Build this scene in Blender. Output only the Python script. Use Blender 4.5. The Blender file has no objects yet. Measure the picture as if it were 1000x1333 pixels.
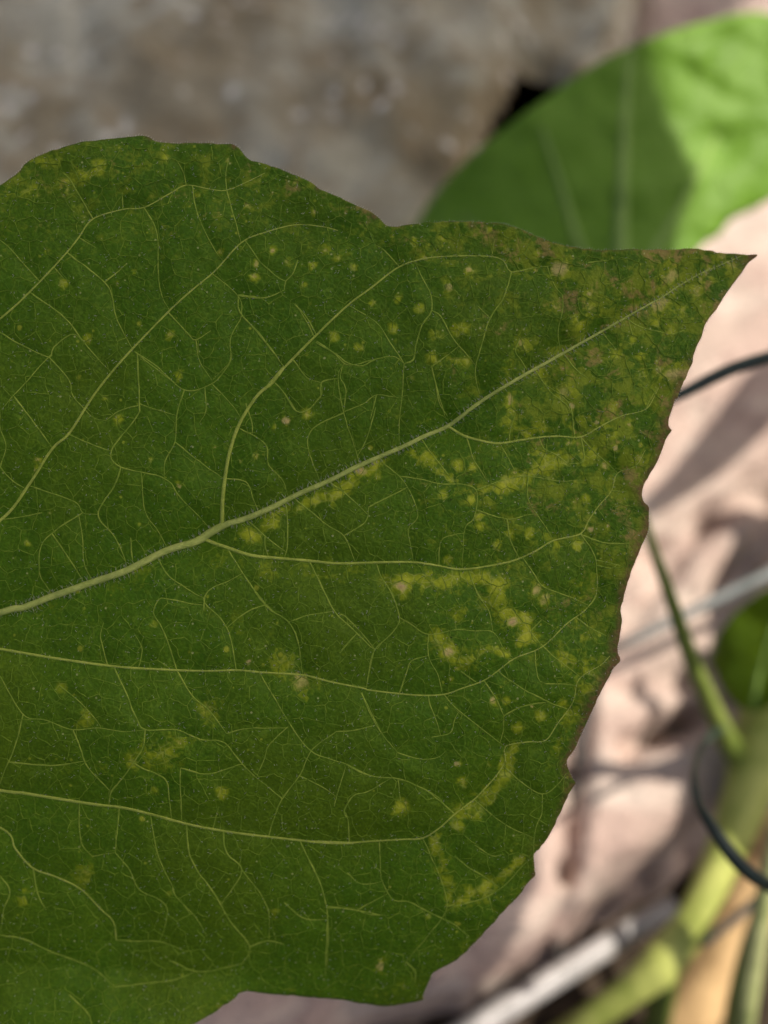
import bpy, math, random
import numpy as np
from mathutils import Vector, Matrix
from mathutils.geometry import delaunay_2d_cdt

rnd = random.Random(7)
rng = np.random.default_rng(7)
S = bpy.context.scene
COL = S.collection

# ------------------------------------------------------------------ camera
PITCH = 65.0                       # degrees the phone looks below the horizon
PX = 1e-4                          # one photograph pixel on the near leaf = 0.1 mm
D = 0.12                           # phone to near leaf, metres
F = D / PX                         # 1200 px focal length
cam_loc = Vector((0.0, -0.12, 0.30))
R3 = Matrix.Rotation(math.radians(90 - PITCH), 3, 'X')
cd = bpy.data.cameras.new('camera')
cam = bpy.data.objects.new('camera', cd); COL.objects.link(cam)
cam.location = cam_loc
cam.rotation_euler = (math.radians(90 - PITCH), 0, 0)
cd.sensor_fit = 'HORIZONTAL'; cd.sensor_width = 36.0
cd.lens = 36.0 * F / 1000.0
cd.clip_start = 0.005; cd.clip_end = 400.0
cd.dof.use_dof = True; cd.dof.focus_distance = 0.1195
cd.dof.aperture_fstop = cd.lens / 4.4
S.camera = cam

# ------------------------------------------------------------------ sky, sun, exposure
SUN_C = Vector((0.45, 0.55, 0.70)).normalized()      # towards the sun, in the camera's axes
SUN_W = R3 @ SUN_C
elev = math.asin(SUN_W.z); azim = math.atan2(SUN_W.x, SUN_W.y)
W = bpy.data.worlds.new('World'); S.world = W; W.use_nodes = True
nt = W.node_tree; nt.nodes.clear()
sky = nt.nodes.new('ShaderNodeTexSky'); sky.sky_type = 'NISHITA'; sky.sun_disc = False
sky.dust_density = 7.0; sky.ozone_density = 0.3; sky.air_density = 1.0   # a milky, hazy summer sky
sky.sun_elevation = elev; sky.sun_rotation = azim
bg = nt.nodes.new('ShaderNodeBackground'); bg.inputs['Strength'].default_value = 0.078
wo = nt.nodes.new('ShaderNodeOutputWorld')
nt.links.new(sky.outputs[0], bg.inputs[0]); nt.links.new(bg.outputs[0], wo.inputs[0])
sl = bpy.data.lights.new('sun', 'SUN'); sl.energy = 4.6; sl.angle = math.radians(0.30); sl.color = (1.0, 0.92, 0.80)
sun = bpy.data.objects.new('sun', sl); COL.objects.link(sun)
sun.rotation_euler = SUN_W.to_track_quat('Z', 'Y').to_euler()
sun.location = (1, 1, 3)
S.view_settings.view_transform = 'Standard'; S.view_settings.look = 'None'
S.view_settings.exposure = 0.55; S.view_settings.gamma = 1.0
S.view_settings.use_curve_mapping = False
S.render.engine = 'CYCLES'
S.cycles.use_denoising = True
S.cycles.max_bounces = 5; S.cycles.diffuse_bounces = 3; S.cycles.glossy_bounces = 2; S.cycles.transmission_bounces = 3
S.cycles.use_adaptive_sampling = True; S.cycles.adaptive_threshold = 0.02; S.cycles.sample_clamp_indirect = 4.0

# ------------------------------------------------------------------ helpers
def tocam(px, py, depth):          # photo pixel + distance along the view axis -> camera-frame point
    return Vector(((px - 500.0) / F * depth, (666.5 - py) / F * depth, -depth))
def at(px, py, depth):
    return cam_loc + R3 @ tocam(px, py, depth)
def on_plane(px, py, z):           # where that line of sight meets a level plane
    d = R3 @ tocam(px, py, 1.0)
    t = (z - cam_loc.z) / d.z
    return cam_loc + d * t

def hash2(ix, iy, seed):
    n = (ix.astype(np.int64) * 374761393 + iy.astype(np.int64) * 668265263 + seed * 1442695041) & 0x7fffffff
    n = ((n ^ (n >> 13)) * 1274126177) & 0x7fffffff
    n = ((n ^ (n >> 16)) * 2246822519) & 0x7fffffff
    return (n & 0xffff) / 65535.0
def vnoise(x, y, seed=0):
    ix = np.floor(x); iy = np.floor(y); fx = x - ix; fy = y - iy
    fx = fx * fx * fx * (fx * (fx * 6 - 15) + 10); fy = fy * fy * fy * (fy * (fy * 6 - 15) + 10)
    a = hash2(ix, iy, seed); b = hash2(ix + 1, iy, seed); c = hash2(ix, iy + 1, seed); d = hash2(ix + 1, iy + 1, seed)
    return (a * (1 - fx) + b * fx) * (1 - fy) + (c * (1 - fx) + d * fx) * fy
def fbm(x, y, oct=4, seed=0, gain=0.5):
    v = 0.0; amp = 1.0; tot = 0.0
    c, s = math.cos(0.6), math.sin(0.6)
    for k in range(oct):
        v = v + amp * (vnoise(x, y, seed + k * 17) - 0.5) * 2; tot += amp
        x, y = (x * c - y * s) * 2.03 + 11.3, (x * s + y * c) * 2.03 - 4.7
        amp *= gain
    return v / tot

def mesh_obj(name, verts, faces, m, parent=None, smooth=True, attrs=None):
    me = bpy.data.meshes.new(name)
    verts = np.asarray(verts, dtype=np.float64)
    if isinstance(faces, np.ndarray):
        n, k = faces.shape
        me.vertices.add(len(verts)); me.vertices.foreach_set('co', verts.ravel())
        me.loops.add(n * k); me.loops.foreach_set('vertex_index', faces.astype(np.int32).ravel())
        me.polygons.add(n); me.polygons.foreach_set('loop_start', np.arange(0, n * k, k, dtype=np.int32))
        me.update(calc_edges=True)
    else:
        me.from_pydata([tuple(v) for v in verts], [], faces); me.update()
    if smooth: me.polygons.foreach_set('use_smooth', np.ones(len(me.polygons), dtype=bool))
    if attrs:
        for k, v in attrs.items():
            a = me.attributes.new(k, 'FLOAT', 'POINT'); a.data.foreach_set('value', np.asarray(v, dtype=np.float32))
    me.materials.append(m)
    o = bpy.data.objects.new(name, me); COL.objects.link(o)
    if parent: o.parent = parent
    return o
def tag(o, label=None, cat=None, group=None, kind=None):
    if label: o['label'] = label
    if cat: o['category'] = cat
    if group: o['group'] = group
    if kind: o['kind'] = kind
    return o
def empty(name, loc, rot=None):
    o = bpy.data.objects.new(name, None); COL.objects.link(o); o.location = loc; o.empty_display_size = 0.01
    if rot: o.rotation_euler = rot
    return o

def smooth_line(pts, step):
    """Catmull-Rom through pts (any dimension), resampled at about step."""
    P = np.asarray(pts, dtype=float)
    if len(P) == 2: P = np.array([P[0], (P[0] + P[1]) / 2, P[1]])
    Q = np.vstack([2 * P[0] - P[1], P, 2 * P[-1] - P[-2]])
    out = []
    for i in range(1, len(Q) - 2):
        n = max(1, int(np.linalg.norm((Q[i + 1] - Q[i])[:2]) / step))
        t = np.linspace(0, 1, n, endpoint=False)[:, None]
        a, b, c, d = Q[i - 1], Q[i], Q[i + 1], Q[i + 2]
        out.append(0.5 * (2 * b + (c - a) * t + (2 * a - 5 * b + 4 * c - d) * t * t + (3 * b - a - 3 * c + d) * t ** 3))
    out.append(P[-1:])
    return np.vstack(out)

def tube(pts, radii, sides=14, cap=True, lump=0.0, seed=0):
    """Round tube through 3-D points with a radius each; returns verts, faces."""
    P = np.asarray([tuple(p) for p in pts], float); n = len(P)
    T = np.gradient(P, axis=0); T /= np.linalg.norm(T, axis=1)[:, None] + 1e-12
    up = np.array([0.31, 0.2, 0.93]); V = []; 
    prev = np.cross(T[0], up); prev /= np.linalg.norm(prev)
    for i in range(n):
        a = prev - T[i] * np.dot(prev, T[i]); a /= np.linalg.norm(a) + 1e-12; prev = a
        b = np.cross(T[i], a)
        for k in range(sides):
            th = 2 * math.pi * k / sides
            r = radii[i]
            if lump:
                r *= 1 + lump * math.sin(th * 3 + i * 0.11 + seed) + lump * math.sin(th * 5 - i * 0.23 + 2 * seed)
            V.append(P[i] + (a * math.cos(th) + b * math.sin(th)) * r)
    Fs = []
    for i in range(n - 1):
        for k in range(sides):
            k2 = (k + 1) % sides
            Fs.append((i * sides + k, i * sides + k2, (i + 1) * sides + k2, (i + 1) * sides + k))
    if cap:
        for base, i, sgn in ((0, 0, -1), ((n - 1) * sides, n - 1, 1)):
            V.append(P[i] + T[i] * sgn * radii[i] * 0.45); c = len(V) - 1
            for k in range(sides):
                k2 = (k + 1) % sides
                Fs.append((base + k2, base + k, c) if sgn < 0 else (base + k, base + k2, c))
    return V, Fs
def strand(name, pix, m, parent=None, sides=14, lump=0.0, seed=0, step=6):
    """A stem or wire through (px, py, depth, width_px) stations; width is the photographed width."""
    L = smooth_line(pix, step)
    pts = [at(p[0], p[1], p[2]) for p in L]
    rad = [max(p[3], 0.5) * 0.5 / F * p[2] for p in L]
    if parent is not None:
        pts = [p - parent.location for p in pts]
    V, Fs = tube(pts, rad, sides, True, lump, seed)
    return mesh_obj(name, V, Fs, m, parent)

# ------------------------------------------------------------------ materials
class NT:
    def __init__(s, name):
        s.m = bpy.data.materials.new(name); s.m.use_nodes = True; s.t = s.m.node_tree; s.t.nodes.clear()
        s.out = s.n('ShaderNodeOutputMaterial')
    def n(s, typ, **kw):
        nd = s.t.nodes.new(typ)
        for k, v in kw.items(): setattr(nd, k, v)
        return nd
    def l(s, a, b): s.t.links.new(a, b)
    def put(s, sock, v):
        if isinstance(v, bpy.types.NodeSocket): s.l(v, sock)
        else: sock.default_value = v
    def obj(s, scale=(1, 1, 1), rot=(0, 0, 0), loc=(0, 0, 0)):
        tc = s.n('ShaderNodeTexCoord'); mp = s.n('ShaderNodeMapping')
        mp.inputs['Scale'].default_value = scale; mp.inputs['Rotation'].default_value = rot; mp.inputs['Location'].default_value = loc
        s.l(tc.outputs['Object'], mp.inputs[0]); return mp.outputs[0]
    def noise(s, vec, scale, detail=4, rough=0.55, dist=0.0):
        nd = s.n('ShaderNodeTexNoise'); s.l(vec, nd.inputs['Vector']); nd.inputs['Scale'].default_value = scale
        nd.inputs['Detail'].default_value = detail; nd.inputs['Roughness'].default_value = rough; nd.inputs['Distortion'].default_value = dist
        return nd.outputs['Fac']
    def voro(s, vec, scale, feature='F1', out='Distance'):
        nd = s.n('ShaderNodeTexVoronoi', feature=feature); s.l(vec, nd.inputs['Vector']); nd.inputs['Scale'].default_value = scale
        return nd.outputs[out]
    def ramp(s, v, lo, hi, a=0.0, b=1.0):
        nd = s.n('ShaderNodeMapRange', interpolation_type='SMOOTHSTEP')
        s.put(nd.inputs[0], v); nd.inputs[1].default_value = lo; nd.inputs[2].default_value = hi
        nd.inputs[3].default_value = a; nd.inputs[4].default_value = b; return nd.outputs[0]
    def math(s, op, a, b=0.0, clamp=False):
        nd = s.n('ShaderNodeMath', operation=op, use_clamp=clamp); s.put(nd.inputs[0], a); s.put(nd.inputs[1], b); return nd.outputs[0]
    def mix(s, f, a, b, mode='MIX'):
        nd = s.n('ShaderNodeMix', data_type='RGBA', blend_type=mode, clamp_factor=True)
        s.put(nd.inputs[0], f)
        for sock, v in ((nd.inputs[6], a), (nd.inputs[7], b)):
            if isinstance(v, tuple): v = (*v, 1.0)
            s.put(sock, v)
        return nd.outputs[2]
    def attr(s, name):
        nd = s.n('ShaderNodeAttribute', attribute_name=name); return nd.outputs['Fac']
    def bump(s, h, strength, dist, normal=None):
        nd = s.n('ShaderNodeBump'); s.l(h, nd.inputs['Height']); nd.inputs['Strength'].default_value = strength
        nd.inputs['Distance'].default_value = dist
        if normal is not None: s.l(normal, nd.inputs['Normal'])
        return nd.outputs[0]
    def surf(s, col, rough=0.6, spec=0.4, normal=None, transl=0.0, tcol=None, metal=0.0):
        b = s.n('ShaderNodeBsdfPrincipled')
        if isinstance(col, tuple): col = (*col, 1.0)
        s.put(b.inputs['Base Color'], col); s.put(b.inputs['Roughness'], rough); b.inputs['Metallic'].default_value = metal
        s.put(b.inputs['Specular IOR Level'], spec)
        if normal is not None: s.l(normal, b.inputs['Normal'])
        o = b.outputs[0]
        if transl:
            tr = s.n('ShaderNodeBsdfTranslucent')
            if isinstance(tcol, tuple): tcol = (*tcol, 1.0)
            s.put(tr.inputs['Color'], tcol if tcol is not None else col)
            mx = s.n('ShaderNodeMixShader'); mx.inputs[0].default_value = transl
            s.l(o, mx.inputs[1]); s.l(tr.outputs[0], mx.inputs[2]); o = mx.outputs[0]
        s.l(o, s.out.inputs['Surface']); return s.m

def mat_blade():
    g = NT('leaf_blade')
    v = g.obj((1000, 1000, 1000))                       # millimetres
    big = g.noise(v, 0.035, 3); mid = g.noise(v, 0.16, 4); fine = g.noise(v, 1.5, 4, 0.6); grain = g.noise(v, 3.2, 2, 0.6)
    yel = g.attr('yellow'); tan = g.attr('tan'); red = g.attr('red'); age = g.attr('age'); vein = g.attr('vein')
    base = g.mix(g.ramp(mid, 0.30, 0.70), (0.066, 0.164, 0.0040), (0.090, 0.198, 0.0052))
    base = g.mix(g.math('MULTIPLY', g.ramp(big, 0.40, 0.66), 0.6), base, (0.125, 0.185, 0.005))
    base = g.mix(g.math('MULTIPLY', g.ramp(fine, 0.48, 0.68), 0.50), base, (0.165, 0.260, 0.010))
    base = g.mix(g.math('MULTIPLY', g.ramp(grain, 0.46, 0.30), 0.60), base, (0.046, 0.095, 0.003))
    stip = g.voro(v, 2.1)                               # pebbled skin, a bump per half millimetre
    base = g.mix(g.math('MULTIPLY', g.ramp(stip, 0.30, 0.62), 0.28), base, (0.036, 0.076, 0.002))
    # the finest net: cells of about a millimetre
    vd = g.n('ShaderNodeVectorMath', operation='ADD')
    wn = g.n('ShaderNodeTexNoise'); g.l(v, wn.inputs['Vector']); wn.inputs['Scale'].default_value = 0.9
    sc = g.n('ShaderNodeVectorMath', operation='SCALE'); g.l(wn.outputs['Color'], sc.inputs[0]); sc.inputs['Scale'].default_value = 0.7
    g.l(v, vd.inputs[0]); g.l(sc.outputs[0], vd.inputs[1]); vd = vd.outputs[0]
    net = g.ramp(g.voro(vd, 0.80, 'DISTANCE_TO_EDGE'), 0.085, 0.02)
    netm = g.math('MULTIPLY', net, g.ramp(g.noise(v, 0.35, 2), 0.40, 0.62, 0.25, 1.0))
    base = g.mix(g.math('MULTIPLY', netm, 0.38), base, (0.200, 0.320, 0.026))
    cv = g.n('ShaderNodeTexVoronoi'); g.l(vd, cv.inputs['Vector']); cv.inputs['Scale'].default_value = 0.80
    cs = g.n('ShaderNodeSeparateColor'); g.l(cv.outputs['Color'], cs.inputs[0])
    crand = g.math('SUBTRACT', cs.outputs[0], 0.5); frand = g.math('SUBTRACT', fine, 0.5)
    base = g.mix(g.math('MULTIPLY', g.ramp(cs.outputs[1], 0.5, 1.0), 0.16), base, (0.07, 0.14, 0.004))
    base = g.mix(g.math('MULTIPLY', vein, 0.15), base, (0.12, 0.22, 0.02))
    jit = g.math('ADD', g.math('MULTIPLY', crand, 0.34), g.math('MULTIPLY', frand, 0.95))
    # yellowing with age, patchy cell by cell; brownish bronzing
    am = g.math('ADD', g.math('MULTIPLY', age, g.ramp(g.noise(v, 0.30, 3), 0.30, 0.70, 0.15, 1.0)), jit)
    base = g.mix(g.math('MULTIPLY', g.ramp(am, 0.30, 0.85), 0.66), base, (0.285, 0.345, 0.020))
    bm = g.math('ADD', g.math('MULTIPLY', age, g.ramp(g.noise(v, 0.26, 4, 0.6, 0.5), 0.42, 0.74)), g.math('MULTIPLY', frand, 1.3))
    base = g.mix(g.math('MULTIPLY', g.ramp(bm, 0.36, 0.95), 0.72), base, (0.400, 0.270, 0.085))
    def specks(scale, r1, r0, keep, col, amt, dens=None):
        nonlocal base
        c = g.n('ShaderNodeTexVoronoi'); g.l(v, c.inputs['Vector']); c.inputs['Scale'].default_value = scale
        q = g.n('ShaderNodeSeparateColor'); g.l(c.outputs['Color'], q.inputs[0])
        pick = g.ramp(g.math('ADD', q.outputs[0], dens) if dens is not None else q.outputs[0], keep, keep + 0.04)
        rr = g.math('SUBTRACT', c.outputs['Distance'], g.math('MULTIPLY', g.math('SUBTRACT', q.outputs[1], 0.5), 0.10))
        m = g.math('MULTIPLY', g.ramp(g.math('ADD', rr, g.math('MULTIPLY', frand, 0.12)), r1, r0), pick)
        base = g.mix(g.math('MULTIPLY', m, amt), base, col)
    dens = g.math('MULTIPLY', age, 0.42)
    specks(0.26, 0.100, 0.03, 0.68, (0.42, 0.45, 0.035), 0.75, dens)
    specks(0.55, 0.120, 0.05, 0.72, (0.36, 0.42, 0.030), 0.80, dens)
    specks(1.05, 0.150, 0.07, 0.86, (0.50, 0.53, 0.19), 0.75, dens)
    # chlorotic strokes and tan dead spots, breaking off along the cells
    yb = g.ramp(g.math('ADD', yel, g.math('MULTIPLY', jit, 1.0)), 0.14, 0.74)
    yb = g.math('MULTIPLY', yb, g.ramp(yel, 0.04, 0.22))
    base = g.mix(g.math('MULTIPLY', yb, 0.84), base, (0.370, 0.430, 0.016))
    yb2 = g.math('MULTIPLY', g.ramp(g.math('ADD', yel, g.math('MULTIPLY', jit, 1.0)), 0.60, 1.15), g.ramp(yel, 0.3, 0.7))
    base = g.mix(g.math('MULTIPLY', yb2, 0.70), base, (0.560, 0.580, 0.045))
    tb = g.math('MULTIPLY', g.ramp(g.math('ADD', tan, g.math('MULTIPLY', frand, 0.9)), 0.20, 0.85), g.ramp(tan, 0.05, 0.25))
    base = g.mix(g.math('MULTIPLY', tb, 0.85), base, (0.66, 0.52, 0.18))
    base = g.mix(g.math('MULTIPLY', g.ramp(g.math('ADD', tan, g.math('MULTIPLY', grain, 0.6)), 1.05, 1.25), 0.45), base, (0.62, 0.36, 0.20))
    base = g.mix(g.math('MULTIPLY', net, g.math('MULTIPLY', g.ramp(yel, .2, .6), 0.45)), base, (0.42, 0.46, 0.10))
    specks(0.95, 0.120, 0.06, 0.945, (0.025, 0.020, 0.008), 0.9)
    base = g.mix(g.math('MULTIPLY', red, g.ramp(fine, 0.34, 0.60, 0.35, 1.0)), base, (0.200, 0.095, 0.050))
    h = g.math('ADD', g.math('MULTIPLY', g.noise(v, 1.9, 3, 0.6), 0.7), g.math('ADD', g.math('MULTIPLY', net, -0.25), g.math('MULTIPLY', g.voro(vd, 0.80), 0.5)))
    h = g.math('SUBTRACT', h, g.math('MULTIPLY', stip, 0.6))
    nb = g.bump(h, 0.65, 0.00020)
    rough = g.ramp(fine, 0.3, 0.7, 0.40, 0.58)
    return g.surf(base, rough, 0.14, nb, 0.16, (0.20, 0.32, 0.012))
def mat_vein(name, col, col2):
    g = NT(name); v = g.obj((1000, 1000, 1000))
    c = g.mix(g.ramp(g.noise(v, 0.8, 4), 0.35, 0.65), col, col2)
    return g.surf(c, 0.62, 0.22, g.bump(g.noise(v, 2.0, 4, .7), 1.0, 0.00025), 0.08, col)
def mat_plain(name, c1, c2, scale, rough=0.6, spec=0.35, bump=0.0005, transl=0.0, stretch=(1, 1, 1), metal=0.0, tcol=None):
    g = NT(name); v = g.obj(stretch)
    n1 = g.noise(v, scale, 5, 0.6); n2 = g.noise(v, scale * 4.3, 4, 0.6)
    c = g.mix(g.ramp(g.math('ADD', g.math('MULTIPLY', n1, 0.65), g.math('MULTIPLY', n2, 0.35)), 0.38, 0.62), c1, c2)
    return g.surf(c, rough, spec, g.bump(n2, 0.6, bump), transl, tcol or c2, metal)

M = {}
M['blade'] = mat_blade()
M['midrib'] = mat_vein('midrib_skin', (0.500, 0.560, 0.135), (0.390, 0.460, 0.095))
M['lateral'] = mat_vein('lateral_vein_skin', (0.500, 0.560, 0.095), (0.380, 0.460, 0.062))
M['cross'] = mat_vein('cross_vein_skin', (0.370, 0.455, 0.058), (0.240, 0.345, 0.032))
M['minor'] = mat_vein('minor_vein_skin', (0.235, 0.340, 0.026), (0.125, 0.225, 0.009))
gh = NT('hair'); M['hair'] = gh.surf((0.55, 0.56, 0.42), 0.35, 0.5, None, 0.3, (0.6, 0.62, 0.4))
gr = NT('gland'); M['gland'] = gr.surf((0.11, 0.035, 0.028), 0.45, 0.4)

# ================================================================== THE PLACE
# ---- rocks and soil -------------------------------------------------------
def mat_soil():
    g = NT('soil'); v = g.obj()
    n1 = g.noise(v, 60, 6, 0.65); n2 = g.noise(v, 260, 4, 0.6)
    c = g.mix(g.ramp(n1, 0.35, 0.65), (0.022, 0.016, 0.011), (0.075, 0.055, 0.038))
    return g.surf(c, 0.95, 0.15, g.bump(g.math('ADD', n1, g.math('MULTIPLY', n2, 0.5)), 1.0, 0.008))
def mat_rock(name, cols, rot, stretch, fleck=(0.55, 0.52, 0.47), fleck_amt=0.5):
    g = NT(name); v = g.obj(); w = g.obj(stretch, rot)
    big = g.noise(v, 16, 4, 0.55, 0.3); mid = g.noise(v, 55, 5, 0.6); fine = g.noise(v, 330, 4, 0.65)
    lay = g.noise(w, 30, 5, 0.6, 0.2)
    c = g.mix(g.ramp(big, 0.38, 0.62), cols[0], cols[1])
    c = g.mix(g.ramp(lay, 0.45, 0.68), c, cols[2])
    c = g.mix(g.math('MULTIPLY', g.ramp(mid, 0.50, 0.66), 0.7), c, cols[3])
    vc = g.n('ShaderNodeTexVoronoi'); g.l(v, vc.inputs['Vector']); vc.inputs['Scale'].default_value = 190
    sp = g.n('ShaderNodeSeparateColor'); g.l(vc.outputs['Color'], sp.inputs[0])
    fl = g.math('MULTIPLY', g.ramp(vc.outputs['Distance'], 0.55, 0.2), g.ramp(sp.outputs[0], 0.72, 0.82))
    fl = g.math('MULTIPLY', fl, g.ramp(g.noise(v, 24, 3), 0.46, 0.60))
    c = g.mix(g.math('MULTIPLY', fl, fleck_amt), c, fleck)
    c = g.mix(g.math('MULTIPLY', g.ramp(fine, 0.5, 0.3), 0.45), c, g.mix(0.5, c, (0.05, 0.04, 0.03)))
    return g.surf(c, 0.88, 0.25, g.bump(g.math('ADD', mid, g.math('MULTIPLY', fine, 0.4)), 0.9, 0.004))
M['soil'] = mat_soil()
M['grey_rock'] = mat_rock('grey_rock', [(0.265, 0.222, 0.142), (0.385, 0.365, 0.282), (0.47, 0.455, 0.365), (0.27, 0.210, 0.125)], (0, 0, 0.4), (1, 1, 1), (0.75, 0.72, 0.66), 0.9)
M['pink_rock'] = mat_rock('pink_rock', [(0.425, 0.312, 0.268), (0.465, 0.362, 0.310), (0.50, 0.415, 0.358), (0.315, 0.222, 0.195)], (0, 0, -0.62), (0.35, 2.2, 1), (0.70, 0.62, 0.54), 0.3)

n = 160
gx = np.concatenate([-np.geomspace(40, 0.5, 24), np.linspace(-0.42, 0.42, n), np.geomspace(0.5, 40, 24)])
X, Y = np.meshgrid(gx, gx + 0.05)
Z = 0.012 * fbm(X * 28, Y * 28, 5, 3) * np.exp(-(X ** 2 + Y ** 2) / 0.5)
hole = on_plane(690, 100, 0.0); Z -= 0.09 * np.exp(-(((X - hole.x) ** 2 + (Y - hole.y) ** 2) / 0.045 ** 2) ** 2)
k = len(gx); I = np.arange(k * k).reshape(k, k)
Fq = np.stack([I[:-1, :-1], I[:-1, 1:], I[1:, 1:], I[1:, :-1]], -1).reshape(-1, 4)
tag(mesh_obj('ground', np.stack([X, Y, Z], -1).reshape(-1, 3), Fq, M['soil']), 'dark bare soil beneath the stones', 'ground', None, 'structure')

def poly_sd(P, X, Y):
    """signed distance (inside > 0) of points to polygon P"""
    P = np.asarray(P, float); Q = np.roll(P, -1, 0)
    d2 = np.full(X.shape, 1e18); ins = np.zeros(X.shape, bool)
    for a, b in zip(P, Q):
        e = b - a; t = np.clip(((X - a[0]) * e[0] + (Y - a[1]) * e[1]) / (e @ e + 1e-18), 0, 1)
        d2 = np.minimum(d2, (X - a[0] - t * e[0]) ** 2 + (Y - a[1] - t * e[1]) ** 2)
        c = ((a[1] > Y) != (b[1] > Y)) & (X < (b[0] - a[0]) * (Y - a[1]) / (b[1] - a[1] + 1e-18) + a[0])
        ins ^= c
    d = np.sqrt(d2); return np.where(ins, d, -d)
def stone(name, outline, top, bevel, relief, m, res=0.0022, seed=0, floor=-0.03, tilt=(0, 0), rag=0.006, cavity=None):
    P = np.array([(p[0], p[1]) for p in outline]); lo = P.min(0) - 0.01; hi = P.max(0) + 0.01
    xs = np.arange(lo[0], hi[0], res); ys = np.arange(lo[1], hi[1], res)
    X, Y = np.meshgrid(xs, ys)
    sd = poly_sd(P, X, Y) + rag * fbm(X * 30, Y * 30, 4, seed + 5)
    t = np.clip(sd / bevel, 0, 1); prof = np.sqrt(np.clip(1 - (1 - t) ** 2, 0, 1))
    c = P.mean(0)
    Zt = top + tilt[0] * (X - c[0]) + tilt[1] * (Y - c[1]) + relief(X, Y)
    Z = floor + (Zt - floor) * prof
    keep = sd > -res * 1.2
    if cavity is not None:             # an open hollow: the rim dips, the skin ends and the inside stays dark
        hd = poly_sd([(p.x, p.y) for p in cavity], X, Y) + 0.0015 * fbm(X * 90, Y * 90, 2, seed + 8)
        Z = Z - 0.012 * np.exp(-(np.minimum(hd, 0) / 0.006) ** 2); keep &= hd < 0
    idx = -np.ones(X.shape, int); idx[keep] = np.arange(keep.sum())
    q = np.stack([idx[:-1, :-1], idx[:-1, 1:], idx[1:, 1:], idx[1:, :-1]], -1).reshape(-1, 4)
    q = q[(q >= 0).all(1)]
    V = np.stack([X[keep], Y[keep], Z[keep]], -1)
    loc = Vector((c[0], c[1], 0.0)); V = V - np.array(loc)
    o = mesh_obj(name, V, q, m); o.location = loc; return o
def gnd(l, z): return [on_plane(x, y, z) for x, y in l]

def relief_pink(X, Y):
    a = 0.62; U = X * math.cos(a) + Y * math.sin(a); V = -X * math.sin(a) + Y * math.cos(a)
    r = 0.008 * fbm(U * 9, V * 42, 4, 21) + 0.0026 * fbm(X * 45, Y * 45, 4, 22)
    cr = np.abs(fbm(U * 6 + 3, V * 22, 2, 33)); r -= 0.007 * np.exp(-(cr / 0.045) ** 2) * np.clip(fbm(X * 14, Y * 14, 2, 35) * 3 + 0.4, 0, 1)
    for pl, w, dp in CRACKS:
        G = [on_plane(x, y, .045) for x, y in pl]
        for a, b in zip(G[:-1], G[1:]):
            e = (b.x - a.x, b.y - a.y); t = np.clip(((X - a.x) * e[0] + (Y - a.y) * e[1]) / (e[0] ** 2 + e[1] ** 2), 0, 1)
            d = np.hypot(X - a.x - t * e[0], Y - a.y - t * e[1])
            r = np.minimum(r, r - dp * np.exp(-(d / w) ** 2))
    return r
CRACKS = [([(935, 920), (900, 935), (865, 950), (822, 972)], .0035, .012), ([(1000, 1062), (930, 1092), (870, 1128), (815, 1180), (770, 1205)], .004, .010),
          ([(1010, 640), (930, 668), (860, 712), (800, 760)], .005, .006), ([(760, 900), (752, 1000), (742, 1130), (730, 1240), (700, 1300)], .0025, .010), ([(1010, 850), (900, 880), (820, 900)], .005, .005)]
pink = stone('stone_slab', gnd([(800, -140), (785, 30), (805, 140), (700, 300), (470, 520), (200, 800), (-150, 1050), (-200, 1500), (300, 1560), (480, 1392), (700, 1290), (905, 1170), (1100, 1075), (1500, 1020), (1700, 500), (1500, -150), (1100, -260)], 0.045),
             0.045, 0.022, relief_pink, M['pink_rock'], 0.002, 4)
tag(pink, 'sunlit pale pink stone slab with slanting cracks behind the near leaf', 'stone')
def relief_grey(X, Y):
    return 0.016 * fbm(X * 13, Y * 13, 4, 51) + 0.006 * fbm(X * 48, Y * 48, 4, 52)
grey = stone('boulder', gnd([(850, -330), (862, -60), (846, 14), (838, 60), (790, 130), (720, 190), (650, 250), (590, 300), (500, 420), (300, 560), (0, 640), (-400, 640), (-800, 300), (-700, -300), (0, -520), (400, -480)], 0.075),
             0.088, 0.016, relief_grey, M['grey_rock'], 0.0024, 9, -0.03, (0, 0), 0.0025, gnd([(684, 46), (708, 46), (728, 64), (762, 90), (740, 125), (700, 165), (645, 195), (628, 180), (646, 134), (672, 88)], 0.085))
tag(grey, 'rough grey brown boulder in shade above the near leaf', 'stone')

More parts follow.
